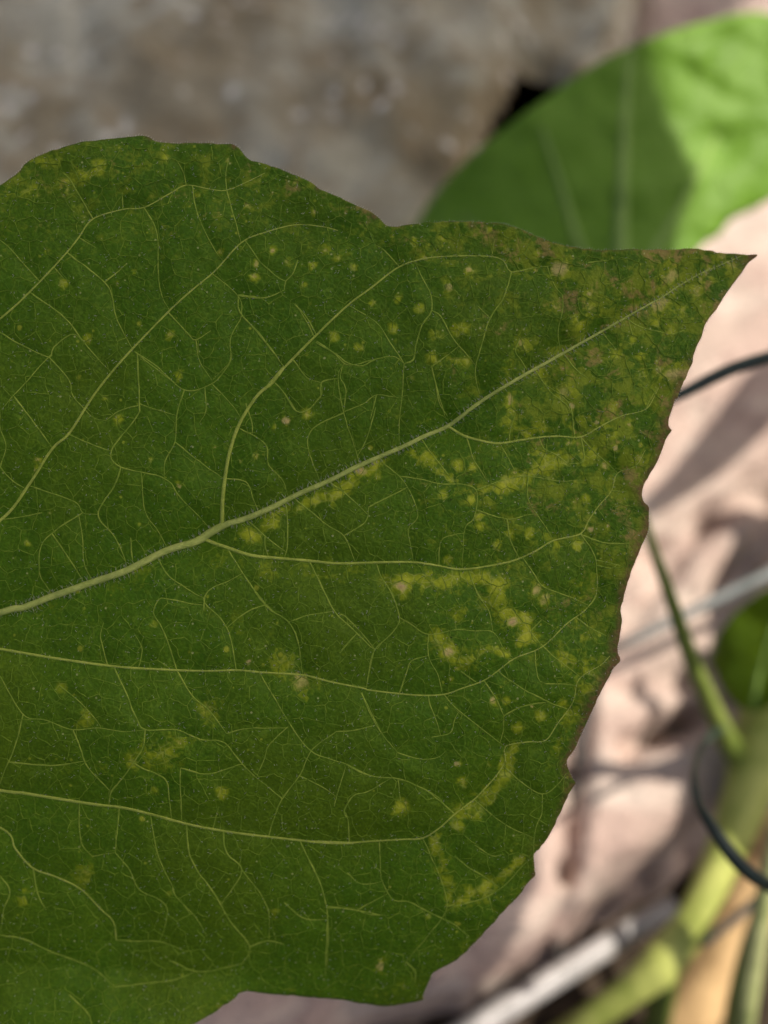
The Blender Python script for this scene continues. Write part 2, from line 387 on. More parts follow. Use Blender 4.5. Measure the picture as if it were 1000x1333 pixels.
# ================================================================== THE NEAR LEAF
def T(pts, kind):                    # traced points from enlarged views back to photo pixels
    ox, oy, s = {1: (0, 150, .5), 2: (0, 450, .5), 3: (0, 750, .5), 4: (0, 1020, .5), 5: (300, 250, .4), 6: (650, 300, .35),
                 7: (500, 500, .4), 8: (450, 750, .4), 9: (400, 1020, .4), 0: (0, 0, 1)}[kind]
    return [(ox + s * x, oy + s * y) for x, y in pts]
OUT = (T([(0,182),(40,155),(75,120),(120,98),(180,78),(230,67),(290,62),(345,54),(385,55),(405,68),(440,73),(500,71),(560,74),(612,78),(635,100),(655,117),(700,130),(750,148),(800,168),(828,188),(870,208),(930,235)],1)
 + T([(470,72),(512,110),(570,108),(640,100),(720,95),(800,97),(880,103),(940,118),(985,139)],5)
 + T([(155,28),(180,38),(250,58),(370,72),(480,70),(600,70),(750,70),(830,85),(900,90),(960,92),(930,115),(890,170),(855,220),(820,275),(790,315),(765,350),(755,390),(735,430),(722,465),(721,488),(705,520),(685,570),(660,630)],6)
 + T([(950,45),(930,105),(928,140),(936,150),(925,165),(915,190),(890,250),(855,310),(840,355),(848,385),(862,405),(860,470),(840,520),(820,570),(805,610),(790,660),(775,710)],7)
 + T([(905,80),(895,100),(898,150),(890,210),(885,250),(893,275),(870,305),(845,350),(820,400),(795,455),(770,510),(745,560),(722,600),(728,635),(740,662),(750,673),(735,695),(720,720)],8)
 + T([(850,40),(820,100),(790,165),(755,215),(740,230),(741,285),(740,300),(715,330),(680,375),(650,405),(600,460),(540,525),(490,570),(430,605),(405,620),(395,650),(378,690),(380,705),(330,715),(260,725),(190,718),(120,705),(60,700)],9)
 + T([(720,550),(635,542),(610,560),(560,595),(505,626)],4)
 + [(150,1392),(20,1440),(-130,1455),(-270,1420),(-400,1330),(-500,1190),(-535,1070),(-490,985),(-455,940),(-500,880),(-535,800),(-500,690),(-400,570),(-290,470),(-180,370),(-70,285)])
VEINS = []                            # (kind, polyline, start width, end width)
MIDRIB = [(-455,938),(-300,895),(-150,850)] + T([(0,695),(60,682),(130,655),(230,620),(330,585),(430,535),(510,510),(550,485),(590,465),(640,450),(700,425),(780,385),(860,350),(930,315)],2) + T([(0,230),(70,200),(130,170),(210,135),(290,75),(340,40)],7) + T([(80,545),(170,495),(240,455),(320,410),(390,370),(460,330),(530,290),(610,245),(670,205),(750,160),(830,125),(900,95)],6)
MIDW = [(-455,22),(0,12.5),(200,13),(270,15.5),(300,11),(420,9.5),(560,8.0),(700,6.2),(800,4.2),(900,2.2),(1000,1.0)]
LATS = [
 ([(-330,905),(-200,810),(-90,735)] + T([(0,455),(70,370),(135,270),(180,228),(240,135),(290,70)],2) + T([(345,608),(440,510),(500,455),(560,405),(628,332),(690,305),(770,285),(840,290),(880,300)],1), 8.5, 1.6),
 ([(-440,930),(-380,800),(-260,660),(-120,510)] + T([(0,530),(75,462),(135,400),(180,350),(205,318),(242,270),(320,245),(375,240),(440,205),(485,182),(545,192),(590,195),(650,170),(690,150)],1), 8.0, 1.3),
 (T([(578,468),(580,400),(588,330),(600,270),(625,200),(670,130),(710,95),(740,55)],2) + T([(110,645),(175,572),(280,465),(380,370),(460,310),(550,243),(640,215),(740,208),(850,210),(890,225),(915,260),(985,245)],5), 7.5, 1.3),
 (T([(535,505),(560,515),(590,525),(650,545),(720,553),(805,560),(880,567)],2) + T([(0,580),(95,580),(170,590),(250,603),(340,592),(420,575),(490,545),(550,510),(640,487),(665,445),(700,395),(740,348),(760,290),(820,265),(850,215)],7), 6.5, 1.4),
 ([(-300,897),(-200,830),(-110,828)] + T([(0,190),(60,200),(150,215),(280,233),(360,240),(460,245),(540,247),(620,245),(675,250),(790,258),(860,275),(950,293)],3) + T([(70,370),(150,380),(240,388),(320,385),(380,365),(450,340),(500,305),(550,268),(640,230),(720,155),(780,110),(815,60),(820,0)],8), 6.5, 1.6),
 ([(-440,935),(-320,960),(-150,1005)] + T([(0,18),(60,25),(140,38),(250,55),(320,63),(400,82),(485,105),(560,120),(640,132),(780,148),(850,155),(920,155)],4) + T([(0,188),(100,195),(210,188),(310,182),(375,178),(430,145),(480,100),(540,55)],9) + T([(440,705),(490,650),(520,600),(520,555),(590,540),(650,535),(690,480),(740,410),(760,335),(830,290),(860,260)],8), 7.5, 1.5),
 ([(-445,940),(-300,1000),(-120,1040)] + T([(0,115),(40,170),(85,220),(150,245),(210,275),(260,325),(295,360),(303,408)],4), 6.5, 2.4),
 (T([(210,138),(260,168),(320,185),(375,193),(440,183),(510,173),(570,170),(640,172),(700,140),(770,105),(850,83),(880,40),(895,10)],7), 5.0, 1.3),
 ([(-448,945),(-400,1080),(-280,1230),(-120,1340)], 6, 2),
 ([(-450,930),(-480,850),(-440,700),(-330,600)], 5, 2),
]
CROSS = {1: [[(242,270),(205,205),(180,165),(165,150)],[(100,430),(60,385),(20,340),(-20,310)],[(78,462),(140,505),(180,540),(225,600),(280,660)],[(180,362),(230,400),(272,435),(292,470),(300,520),(325,575),(345,608)],
  [(375,240),(405,295),(412,340),(412,400),(418,460),(438,505)],[(505,215),(515,260),(540,315),(565,360)],[(590,195),(605,250),(625,320),(628,332)],[(485,182),(478,150),(462,120)],
  [(555,415),(620,470),(628,520),(600,580),(598,640),(552,690)],[(628,520),(670,565),(705,610),(740,655)],[(620,470),(690,475),(740,455)],[(820,580),(800,540),(765,490)],[(820,590),(870,620),(905,650),(960,640),(1000,628)],
  [(350,615),(400,655),(450,695)],[(-20,558),(60,600),(128,630),(140,605),(190,570),(225,600)],[(272,435),(310,405),(330,385)],[(140,395),(170,430)],[(320,245),(318,200)],[(590,195),(588,150),(595,110)],[(205,318),(250,345)],[(440,515),(490,570),(510,585),(550,560)],[(510,585),(520,640),(552,690)],[(655,350),(680,385),(720,420)]],
 2: [[(128,20),(35,130),(0,170)],[(35,130),(80,190),(135,265)],[(128,40),(180,90),(190,130),(240,185),(275,195)],[(350,15),(415,60),(480,115),(550,100),(600,40),(598,0)],[(480,115),(460,180),(455,250),(430,300),(428,345)],
  [(350,30),(362,150),(355,185),(290,275),(315,315),(428,345),(470,395),(550,475)],[(180,232),(240,258),(290,275)],[(315,315),(300,360),(255,440),(300,500),(330,572)],[(75,365),(150,390),(200,410),(215,435),(255,440)],
  [(215,435),(140,485),(108,520),(103,590),(135,645)],[(455,250),(510,295),(580,345)],[(552,100),(600,150),(628,190)],[(625,215),(690,255),(700,310),(735,350),(748,390)],[(365,340),(378,430),(410,480),(435,525)],[(215,500),(220,570),(240,610)],
  [(740,125),(770,170),(805,165),(835,130)],[(935,305),(915,240),(895,175),(880,80),(895,50)],[(895,175),(830,205),(803,235),(805,280),(830,345)],[(835,130),(838,95),(880,85)],[(590,530),(640,605),(690,670),(720,695)],
  [(805,560),(840,630),(865,685)],[(775,405),(850,465),(895,495),(920,550)],[(895,495),(950,460),(960,420)],[(748,460),(748,520),(740,553)],[(0,215),(15,260),(5,300)],[(0,315),(30,350),(70,375)],[(365,150),(400,165),(450,180)],[(530,100),(535,170),(520,200)],[(580,345),(640,355),(660,400)],[(415,560),(440,600),(500,640)],[(530,690),(540,640),(600,610)],[(170,540),(200,585)],[(340,500),(345,560)],[(650,460),(690,495)],[(690,520),(700,545)],[(970,160),(955,240)],[(855,355),(900,385),(960,440)],[(640,150),(655,200)],[(110,435),(60,445),(0,450)],[(365,155),(310,170),(275,195)]],
 3: [[(280,233),(262,160),(270,120)],[(295,240),(330,310),(355,370),(378,400),(460,400),(520,425),(585,435),(640,500),(730,575)],[(378,400),(370,450),(330,510),(290,565),(283,598)],[(460,245),(440,180),(420,130),(400,95),(415,60),(440,60),(490,70)],
  [(460,245),(500,310),(545,350),(590,410)],[(590,410),(640,398),(750,392)],[(615,245),(600,160),(575,110),(530,65),(540,30)],[(635,0),(690,75),(750,120),(775,170),(790,250)],[(820,0),(870,90),(920,140),(975,190),(1000,175)],[(975,190),(960,250),(952,290)],
  [(750,120),(800,103),(870,92)],[(675,250),(710,310),(755,385),(810,455),(900,490),(970,522),(1000,525)],[(875,405),(810,455),(780,520),(730,580)],[(780,520),(840,550),(880,575)],[(0,260),(60,360),(120,375),(190,400),(250,395),(330,405),(378,400)],
  [(60,360),(40,440),(10,510)],[(190,400),(210,450),(230,500),(285,560)],[(80,490),(150,492),(210,485)],[(155,285),(210,330),(255,380)],[(940,300),(990,400)],[(690,75),(640,95),(600,130)],[(360,240),(370,190),(350,150)],[(370,500),(430,530),(440,580)],[(470,500),(540,515),(630,490)],[(750,395),(700,440),(690,470)],[(885,200),(910,170)],[(875,405),(930,400)]],
 4: [[(280,50),(290,20),(310,0)],[(485,105),(490,170),(510,220),(560,290),(600,360),(650,425),(630,480)],[(650,425),(700,410),(740,420)],[(780,148),(800,190),(830,250),(850,320),(855,400),(848,500)],[(700,130),(715,85),(735,40),(770,0)],[(735,40),(700,5)],
  [(303,408),(350,410),(415,412),(480,435)],[(300,180),(340,230),(362,275),(430,315),(430,370),(415,412)],[(205,60),(210,150),(240,190)],[(310,65),(300,180)],[(455,290),(510,350),(540,400)],[(850,320),(930,330),(1000,350)],[(740,310),(790,350),(850,355)],
  [(630,225),(680,290),(700,340),(700,400)],[(0,240),(25,280),(10,330)],[(0,395),(60,405),(140,440),(240,480),(300,530)],[(300,530),(380,520),(450,512)],[(390,85),(410,180),(450,270)],[(580,130),(590,180),(630,225),(600,280)],[(180,550),(230,600),(240,640)],[(85,222),(100,290),(120,330)],[(240,190),(300,180)],[(870,60),(880,20)],[(555,115),(570,60)],[(910,150),(905,90)],[(930,330),(985,300)],[(470,20),(475,95)],[(440,460),(520,490),(640,470)]],
 5: [[(280,465),(245,405),(210,360)],[(280,485),(340,525),(380,555),(430,565),(470,545),(530,535),(565,558)],[(565,558),(520,490),(485,435),(440,400)],[(565,560),(560,640),(550,745)],[(565,558),(595,545),(605,490),(625,430),(655,385),(650,330),(630,290)],
  [(655,385),(685,405),(720,470),(770,530),(795,565)],[(915,262),(890,340),(845,410),(825,470),(800,560),(800,610),(812,670)],[(845,410),(805,370)],[(850,210),(860,150)],[(650,565),(670,630),(690,700),(710,735)],[(365,570),(358,605),(375,640),(372,720)],
  [(295,620),(298,660),(270,685)],[(25,335),(30,390),(90,455),(140,520),(175,570)],[(25,335),(110,340)],[(220,220),(200,270),(180,290)],[(145,620),(180,660),(215,715)],[(475,660),(470,740)],[(430,690),(475,660),(520,665)],[(550,243),(500,190),(470,170)],[(655,570),(720,520)],[(440,400),(385,370)],[(215,560),(250,605),(295,620)]],
 6: [[(240,465),(290,520),(330,550)],[(235,240),(235,300),(220,370),(222,455)],[(190,170),(210,210),(235,240)],[(50,155),(130,140),(200,130)],[(470,330),(530,360),(600,378),(640,390)],[(480,340),(500,400)],[(150,545),(190,600),(250,650),(270,700)],[(545,660),(560,630),(600,575)],[(400,400),(440,450)],[(330,120),(400,110)],[(640,390),(690,370)],[(75,400),(60,450),(80,480)]],
 7: [[(640,175),(680,215),(720,250)],[(620,165),(610,80),(580,40),(520,0)],[(375,195),(395,225)],[(120,175),(150,220),(190,270),(230,310)],[(0,260),(50,300),(90,360),(110,430),(80,470),(85,520),(97,575)],[(50,300),(120,310),(190,325),(250,325),(300,345),(300,400),(290,440),(262,475),(255,600)],
  [(300,345),(350,325),(400,310),(470,300),(570,315),(640,312)],[(470,310),(465,360),(480,400)],[(305,410),(400,440),(470,425),(495,425)],[(480,400),(520,455),(550,500)],[(640,487),(680,545),(692,600),(690,690),(655,745)],[(645,490),(700,512),(760,520),(800,518)],[(275,610),(300,670),(330,725)],
  [(400,440),(410,500),(435,555)],[(505,180),(520,210),(560,230)],[(265,180),(290,240),(320,290)],[(165,5),(180,60),(200,110)],[(700,570),(770,590)],[(180,580),(185,510),(230,490)],[(740,348),(790,350)],[(0,375),(50,350)],[(410,155),(430,90)],[(690,590),(740,600)],[(640,180),(650,250),(600,260)],[(490,620),(520,660),(600,690)]],
 8: [[(115,0),(150,60),(175,135),(155,180),(95,240),(75,310),(68,365)],[(175,135),(210,155),(270,190),(360,175),(420,178),(480,183),(515,235),(548,268)],[(405,0),(430,60),(465,110),(480,183)],[(360,175),(355,140)],[(600,180),(640,225),(690,270),(760,325)],[(600,180),(640,140)],[(270,190),(270,260),(300,320),(315,380)],
  [(320,385),(360,430),(420,480),(480,525),(520,555)],[(515,455),(513,500),(508,535)],[(515,455),(560,430),(590,420)],[(455,350),(490,400),(515,455)],[(0,620),(80,650),(170,660),(240,685),(300,720),(330,745)],[(170,660),(180,740)],[(510,615),(560,660),(640,710),(690,680),(720,640)],[(170,575),(240,595),(300,590),(325,570)],
  [(50,380),(80,450),(120,515)],[(650,350),(720,352)],[(275,420),(295,470)],[(0,130),(95,235)],[(200,310),(215,275),(270,258)],[(800,170),(850,195)],[(375,310),(430,350)],[(620,250),(625,330),(650,350)],[(660,410),(720,430)],[(520,330),(600,380)],[(280,525),(340,510),(355,465)]],
 9: [[(375,178),(400,230),(430,300),(450,360),(455,400),(430,450),(380,510)],[(455,400),(520,390),(590,365),(650,325),(700,270),(735,240)],[(440,440),(380,410),(330,385),(275,375),(240,310)],[(480,100),(430,55),(380,20),(340,0)],[(765,35),(765,90),(745,140),(738,200),(738,225)],
  [(0,250),(40,320),(62,400),(65,480),(60,570),(57,635)],[(62,405),(150,410),(200,425),(265,430)],[(545,200),(600,235),(640,230)],[(590,365),(605,420)],[(480,235),(520,270),(570,300)],[(540,50),(640,130),(720,170)],[(130,290),(170,325),(215,325)],[(235,190),(240,310)],[(480,460),(530,500)],[(320,580),(350,610),(350,650)],[(120,90),(150,40),(200,25)]]}
STROKES = {  # chlorotic strokes: points, half width px, strength
 0: [([(495,605),(470,615),(415,652),(370,668),(325,695)],13,.9),([(540,588),(564,606),(588,620)],10,.8),([(624,640),(640,638),(660,628),(680,624),(700,610),(724,600),(756,592),(776,586)],11,1.),
     ([(664,515),(660,545),(668,562)],12,.65),([(676,564),(708,560),(744,554),(776,548),(796,564)],11,.75),([(512,758),(552,756),(592,756),(620,752),(648,766)],16,1.),([(598,802),(622,790),(650,768)],13,.75),
     ([(658,800),(668,810),(690,808),(678,836)],14,1.),([(570,832),(584,848),(606,860),(630,848),(658,848)],13,.85),([(730,850),(746,868),(762,870)],13,.8),([(666,978),(650,1014),(626,1038),(600,1056)],13,.7),
     ([(725,975),(738,945),(770,880)],14,.55),([(564,1096),(572,1120),(584,1156),(588,1172),(616,1166),(640,1154),(664,1136),(680,1120)],11,.9),([(592,1072),(624,1048),(648,1028)],12,.6),
     ([(0,250),(50,245),(90,235),(120,222),(140,212)],11,.6),([(30,215),(60,210)],9,.5),([(660,480),(700,490),(730,520)],16,.4),([(280,725),(360,735),(440,745),(500,750)],26,.30),([(205,735),(150,760),(60,800)],30,.22),
     ([(245,770),(330,830),(390,885)],30,.22),([(700,700),(740,720),(760,800),(750,850)],22,.30),([(100,1000),(220,970),(300,960)],35,.18),([(120,1120),(110,1150)],16,.35)]}
TANS = {1: [(165,438,13,.3,.9),(440,570,12,.5,.8),(575,358,11,.6,.6),(668,388,11,.7,.3),(662,423,12,.5,.8),(467,678,12,.3,.8),(228,583,12,.4,.8),(710,352,10,.8,0),(640,238,14,.5,.3),(265,87,9,.4,.5),(175,195,11,.5,.4),(100,210,10,.4,.5),(513,203,9,.2,.7),(820,250,13,.7,0),(595,115,14,.5,.2),(305,440,7,.8,0),(432,110,9,.2,.7),(765,175,10,.5,.3),(125,355,9,.4,.4),(350,410,9,.2,.6)],
 2: [(745,197,16,.9,.5),(715,210,9,.3,.8),(800,180,11,.5,.9),(467,365,13,.7,.2),(305,193,11,.2,.9),(275,135,10,.3,.7),(665,287,10,.5,.7),(655,490,16,.1,1),(97,295,12,.7,0),(88,322,10,.6,.2),(940,325,22,.9,.7),(823,405,15,.1,1),(70,515,8,.1,.8),(130,435,7,.6,0),(560,265,6,.8,0),(625,300,9,.4,.4),(985,340,10,.3,.8),(390,300,8,0,.7)],
 8: [(180,35,32,1,.9),(160,25,24,.6,.9),(545,152,26,1,.8),(580,140,22,.3,1),(575,210,24,.1,1),(335,242,26,.85,1),(480,405,19,.9,.6),(360,615,17,.8,.3),(525,407,13,.2,1),(605,422,11,.9,0),(630,455,18,.1,.9),(385,675,18,.3,.6),(620,50,24,.7,.1),(645,85,20,.6,.1),(362,300,12,.5,.5),(340,335,9,.5,.5),(560,492,16,0,.9),(195,740,14,.6,.6),(465,610,12,.4,.5),(500,45,22,.3,.9),(705,415,14,.1,.8)],
 7: [(525,270,42,.15,1),(240,262,18,.1,.9),(290,272,14,.1,.8),(280,378,14,.3,.9),(192,360,16,.2,.9),(670,468,19,.9,.4),(425,285,12,.7,.3),(370,530,15,.1,.9),(310,430,13,.1,.9),(315,465,15,.1,.9),(410,485,18,0,.8),(473,485,15,.2,.9),(600,192,14,.7,.3),(795,130,13,.8,.3),(755,208,15,.9,.2),(695,125,20,.8,.3),(410,45,26,.8,.5),(610,70,17,.8,.2),(55,660,30,1,.7),(630,525,20,.1,.9),(580,30,34,.45,.1),(715,265,22,.6,0),(730,460,14,.7,.4),(210,575,16,0,.9),(655,370,16,.2,.8),(495,665,30,.5,.1),(525,695,26,.5,.1),(370,670,26,.3,1),(840,240,28,.4,0)],
 9: [(310,80,24,.2,1),(240,597,22,.75,.1),(310,660,16,.4,0),(490,140,22,.3,.8),(390,430,14,.1,.6),(535,355,18,.3,.8)],
 5: [(185,742,17,.9,.6),(250,720,15,.5,.9),(340,470,15,.1,.9),(80,275,16,.7,.8),(85,235,15,.7,.3),(135,190,14,.6,.2),(270,240,13,.5,.8),(780,255,18,.8,.6),(710,315,20,.7,0),(600,160,15,.3,.9),(400,245,15,.3,.8),(240,300,14,.3,.8),(660,540,18,.2,.9),(735,550,12,.2,.9),(765,548,12,.2,.9),(420,505,14,0,.8),(635,215,15,.6,.6),(525,440,14,.1,.9),(545,350,14,.1,.8),(900,185,18,.6,.1),(460,360,14,.1,.8),(940,490,26,.55,.1),(670,465,22,.3,.5),(615,380,15,.2,.8),(310,190,17,.6,.2),(345,215,14,.5,.2),(750,450,26,.1,.7),(185,225,14,.5,.2),(720,545,13,.4,.3),(590,600,13,.4,.3),(840,125,11,.1,.8),(685,150,12,.5,.5),(55,48,18,.5,.2),(270,65,18,.5,.3)],
 6: [(220,145,52,.75,.2),(640,170,48,.6,.1),(600,275,55,.7,.5),(650,535,48,.75,0),(690,535,30,.8,0),(600,520,40,.5,.1),(145,85,15,.6,.5),(140,145,17,.7,.4),(335,240,18,.8,.1),(350,295,36,.4,0),(285,325,17,.1,.9),(305,350,18,.2,.9),(240,590,52,.45,.1),(205,285,22,.6,0),(585,345,16,.1,.9),(645,370,16,.1,.8),(495,405,18,0,.9),(445,465,18,.2,.9),(525,470,15,.1,.9),(530,530,28,.2,.6),(425,660,16,.1,.9),(270,655,17,.9,.3),(40,630,26,.8,.6),(90,430,30,.4,0),(780,150,30,.5,.3),(860,130,36,.5,.4),(750,185,20,.5,0),(830,95,32,.5,0),(740,225,34,.5,.2),(150,520,30,.3,.7),(680,300,26,.3,.6)],
 3: [(785,272,44,.55,.5),(540,350,40,.35,.3),(470,432,24,.45,.3),(420,460,50,.25,.3),(650,222,11,.9,0),(575,563,14,.0,.9),(400,122,12,.3,.6),(220,372,22,.2,.4),(162,290,16,.1,.6),(735,225,40,.25,.3),(345,480,22,.1,.6)],
 4: [(220,240,30,.35,.4),(575,20,16,.1,.8),(60,298,20,0,.5),(715,340,16,.1,.5),(990,478,18,.6,0),(400,20,16,.1,.5)]}
GLANDS = [(305,189),(415,243),(487,280),(615,292),(976,333),(902,471),(874,560),(844,662),(806,860),(749,1020),(696,1140),(552,1303),(195,178),(745,316)]

# raster fields over the blade (2 px cells)
GX0, GY0, GS = -600.0, 120.0, 2.0
NXg, NYg = int((1060 - GX0) / GS), int((1520 - GY0) / GS)
gxx, gyy = np.meshgrid(GX0 + GS * np.arange(NXg), GY0 + GS * np.arange(NYg))
def dist_field(lines, reach):
    Fd = np.full(gxx.shape, float(reach))
    for L in lines:
        for a, b in zip(L[:-1], L[1:]):
            x0, x1 = sorted((a[0], b[0])); y0, y1 = sorted((a[1], b[1]))
            i0 = max(0, int((x0 - reach - GX0) / GS)); i1 = min(NXg, int((x1 + reach - GX0) / GS) + 2)
            j0 = max(0, int((y0 - reach - GY0) / GS)); j1 = min(NYg, int((y1 + reach - GY0) / GS) + 2)
            if i1 <= i0 or j1 <= j0: continue
            xx = gxx[j0:j1, i0:i1]; yy = gyy[j0:j1, i0:i1]
            ex, ey = b[0] - a[0], b[1] - a[1]
            t = np.clip(((xx - a[0]) * ex + (yy - a[1]) * ey) / (ex * ex + ey * ey + 1e-9), 0, 1)
            d = np.hypot(xx - a[0] - t * ex, yy - a[1] - t * ey)
            Fd[j0:j1, i0:i1] = np.minimum(Fd[j0:j1, i0:i1], d)
    return Fd
def sample(Fd, x, y):
    u = np.clip((np.asarray(x) - GX0) / GS, 0, NXg - 1.001); v = np.clip((np.asarray(y) - GY0) / GS, 0, NYg - 1.001)
    i = u.astype(int); j = v.astype(int); fu = u - i; fv = v - j
    return (Fd[j, i] * (1 - fu) + Fd[j, i + 1] * fu) * (1 - fv) + (Fd[j + 1, i] * (1 - fu) + Fd[j + 1, i + 1] * fu) * fv

mid_l = smooth_line(MIDRIB, 6)
lat_l = [smooth_line(p, 5) for p, a, b in LATS]
cross_raw = [T(p, k) for k, Ls in CROSS.items() for p in Ls]
allseg = []
for idx, P in enumerate([list(map(tuple, mid_l))] + [list(map(tuple, L)) for L in lat_l] + [list(map(tuple, smooth_line(p, 4))) for p in cross_raw]):
    A_ = np.array(P); allseg.append(np.hstack([A_[:-1], A_[1:], np.full((len(A_) - 1, 1), idx)]))
allseg = np.vstack(allseg)
def nearest(p, me):
    q = allseg[allseg[:, 4] != me]; a = q[:, :2]; e = q[:, 2:4] - a
    t = np.clip(((p - a) * e).sum(1) / ((e * e).sum(1) + 1e-9), 0, 1); c = a + e * t[:, None]; d = np.hypot(*(c - p).T); k = d.argmin()
    return c[k], d[k]
for ci, P in enumerate(cross_raw):
    me = ci + 1 + len(lat_l)
    for end, nb_ in ((0, 1), (-1, -2)):
        p = np.array(P[end]); c, d = nearest(p, me)
        if d < 6: P[end] = tuple(c); continue
        dr = p - np.array(P[nb_]); dr = dr / (np.linalg.norm(dr) + 1e-9)
        best = None
        for ln in range(6, 31, 6):              # grow on in the same sense until a vein is met
            c, d = nearest(p + dr * ln, me)
            if d < 9: best = c; break
        if best is not None: P.insert(0 if end == 0 else len(P), tuple(best))
cross_l = [smooth_line(p, 4) for p in cross_raw]
for L in cross_l:                     # small natural wander
    s = rnd.random() * 100; t = np.arange(len(L)) * 4.0
    w = np.minimum(1, np.minimum(np.arange(len(L)), np.arange(len(L))[::-1]) / 3.0)
    L[:, 0] += w * 0.7 * fbm(t / 14 + s, t * 0 + s, 2, 3); L[:, 1] += w * 0.7 * fbm(t / 14 + s, t * 0 + s + 9, 2, 4)
d_mid = dist_field([mid_l], 420.0); d_lat = dist_field(lat_l, 70.0); d_cross = dist_field(cross_l, 30.0)
H = 24 * (1 - np.exp(-d_mid / 170.0))
low = np.clip((gyy - 850) / 480.0, 0, 2); H -= 150 * low ** 1.75
top = np.clip((470 - gyy) / 300.0, 0, 2); H -= 26 * top ** 1.8
H -= 30 * np.clip((gxx - 640) / 330.0, 0, 2) ** 1.8
H -= 22 * np.clip((150 - gxx) / 500.0, 0, 2) ** 1.5 * 1.5
curl = np.clip((gyy - 1262 - .06 * (gxx - 150)) / 70.0, 0, 2.0) * np.clip((400 - gxx) / 160.0, 0, 1); H += 60 * curl
H += 11 * fbm(gxx / 260, gyy / 260, 3, 71) + 6.5 * fbm(gxx / 80, gyy / 80, 3, 72)
H -= 9.0 * np.exp(-(d_mid / 26.0) ** 2) + 8.5 * np.exp(-(d_lat / 26.0) ** 1.4) + 2.7 * np.exp(-(d_cross / 9.0) ** 1.5)
H += 0.22 * fbm(gxx / 9.0, gyy / 9.0, 2, 73)
def Lp(x, y, lift=0.0):
    """photo pixels on the leaf (+ lift above the skin, px) -> camera-frame metres"""
    h = (sample(H, x, y) + lift) * PX; s = 1 - h / D
    return np.stack([(np.asarray(x) - 500.0) * PX * s, (666.5 - np.asarray(y)) * PX * s, -D + h], -1)
BASE = Lp(np.array([-455.0]), np.array([938.0]))[0]
leaf = empty('leaf', cam_loc + R3 @ Vector(BASE), (math.radians(90 - PITCH), 0, 0))
tag(leaf, 'large dark green leaf with pale veins and yellow mottling filling the foreground', 'leaf')
def loc(v): return np.asarray(v) - BASE

# outline: finely resampled with a ragged, hairy margin
ol = smooth_line(OUT + [OUT[0]], 3.0)[:-1]
t = np.arange(len(ol)) * 3.0
tang = np.roll(ol, -1, 0) - np.roll(ol, 1, 0); tang /= np.linalg.norm(tang, axis=1)[:, None] + 1e-9
nrm = np.stack([tang[:, 1], -tang[:, 0]], -1)
ol = ol + nrm * (1.25 * fbm(t / 8.0, t * 0 + 3, 3, 81))[:, None]
keep = np.ones(len(ol), bool)
for i in range(1, len(ol)):
    if np.linalg.norm(ol[i] - ol[i - 1]) < 0.8: keep[i] = False
ol = ol[keep]
d_edge = dist_field([np.vstack([ol, ol[:1]])], 60.0)
# interior points
gp = 2.5
PXs, PYs = np.meshgrid(np.arange(-545, 990, gp), np.arange(172, 1465, gp))
PXs = PXs + rng.uniform(-.7, .7, PXs.shape); PYs = PYs + rng.uniform(-.7, .7, PYs.shape)
coarse = (PXs < -25) | (PYs > 1345)
sel = np.ones(PXs.shape, bool); sel[coarse] = False
jj, ii = np.indices(PXs.shape); sel |= coarse & (jj % 3 == 0) & (ii % 3 == 0)
_iw, _ih = 1700, 1420
_my, _mx = np.mgrid[0:_ih, 0:_iw]
_mask = np.zeros((_ih, _iw), bool)
for a, b in zip(ol, np.roll(ol, -1, 0)):           # scan-line parity fill
    y0, y1 = sorted((a[1], b[1])); j0 = max(0, math.ceil(y0 - 120)); j1 = min(_ih, math.ceil(y1 - 120))
    for j in range(j0, j1):
        xc = (b[0] - a[0]) * (j + 120 - a[1]) / (b[1] - a[1]) + a[0] + 600
        _mask[j, :max(0, min(_iw, math.ceil(xc)))] ^= True
def inside(P, X, Y):
    i = np.clip(np.round(np.asarray(X) + 600).astype(int), 0, _iw - 1); j = np.clip(np.round(np.asarray(Y) - 120).astype(int), 0, _ih - 1)
    return _mask[j, i]
qx, qy = PXs[sel], PYs[sel]
ok = inside(ol, qx, qy) & (sample(d_edge, qx, qy) > 1.6)
pts = np.vstack([ol, np.stack([qx[ok], qy[ok]], -1)])
res = delaunay_2d_cdt([Vector(p) for p in pts], [], [list(range(len(ol)))], 1, 1e-4)
vx = np.array([(v[0], v[1]) for v in res[0]]); tri = np.array(res[2])
# y runs down in the photograph: wind the triangles so that they face the phone
a, b, c = vx[tri[0, 0]], vx[tri[0, 1]], vx[tri[0, 2]]
if np.cross(b - a, c - a) > 0: tri = tri[:, ::-1].copy()
ye = np.zeros(len(vx)); ta = np.zeros(len(vx))
warp_x = vx[:, 0] + 9 * fbm(vx[:, 0] / 16, vx[:, 1] / 16, 3, 91); warp_y = vx[:, 1] + 9 * fbm(vx[:, 0] / 16, vx[:, 1] / 16, 3, 92)
for pl, hw, st in STROKES[0]:
    f = dist_field([smooth_line(pl, 5)], hw * 5.0); hw = hw * .82; f = sample(f, warp_x, warp_y)
    ye = np.maximum(ye, st * np.maximum(np.exp(-(f / hw) ** 2) * (0.72 + 0.5 * fbm(vx[:, 0] / 22, vx[:, 1] / 22, 2, 93)), .30 * np.exp(-(f / (2.0 * hw)) ** 2)))
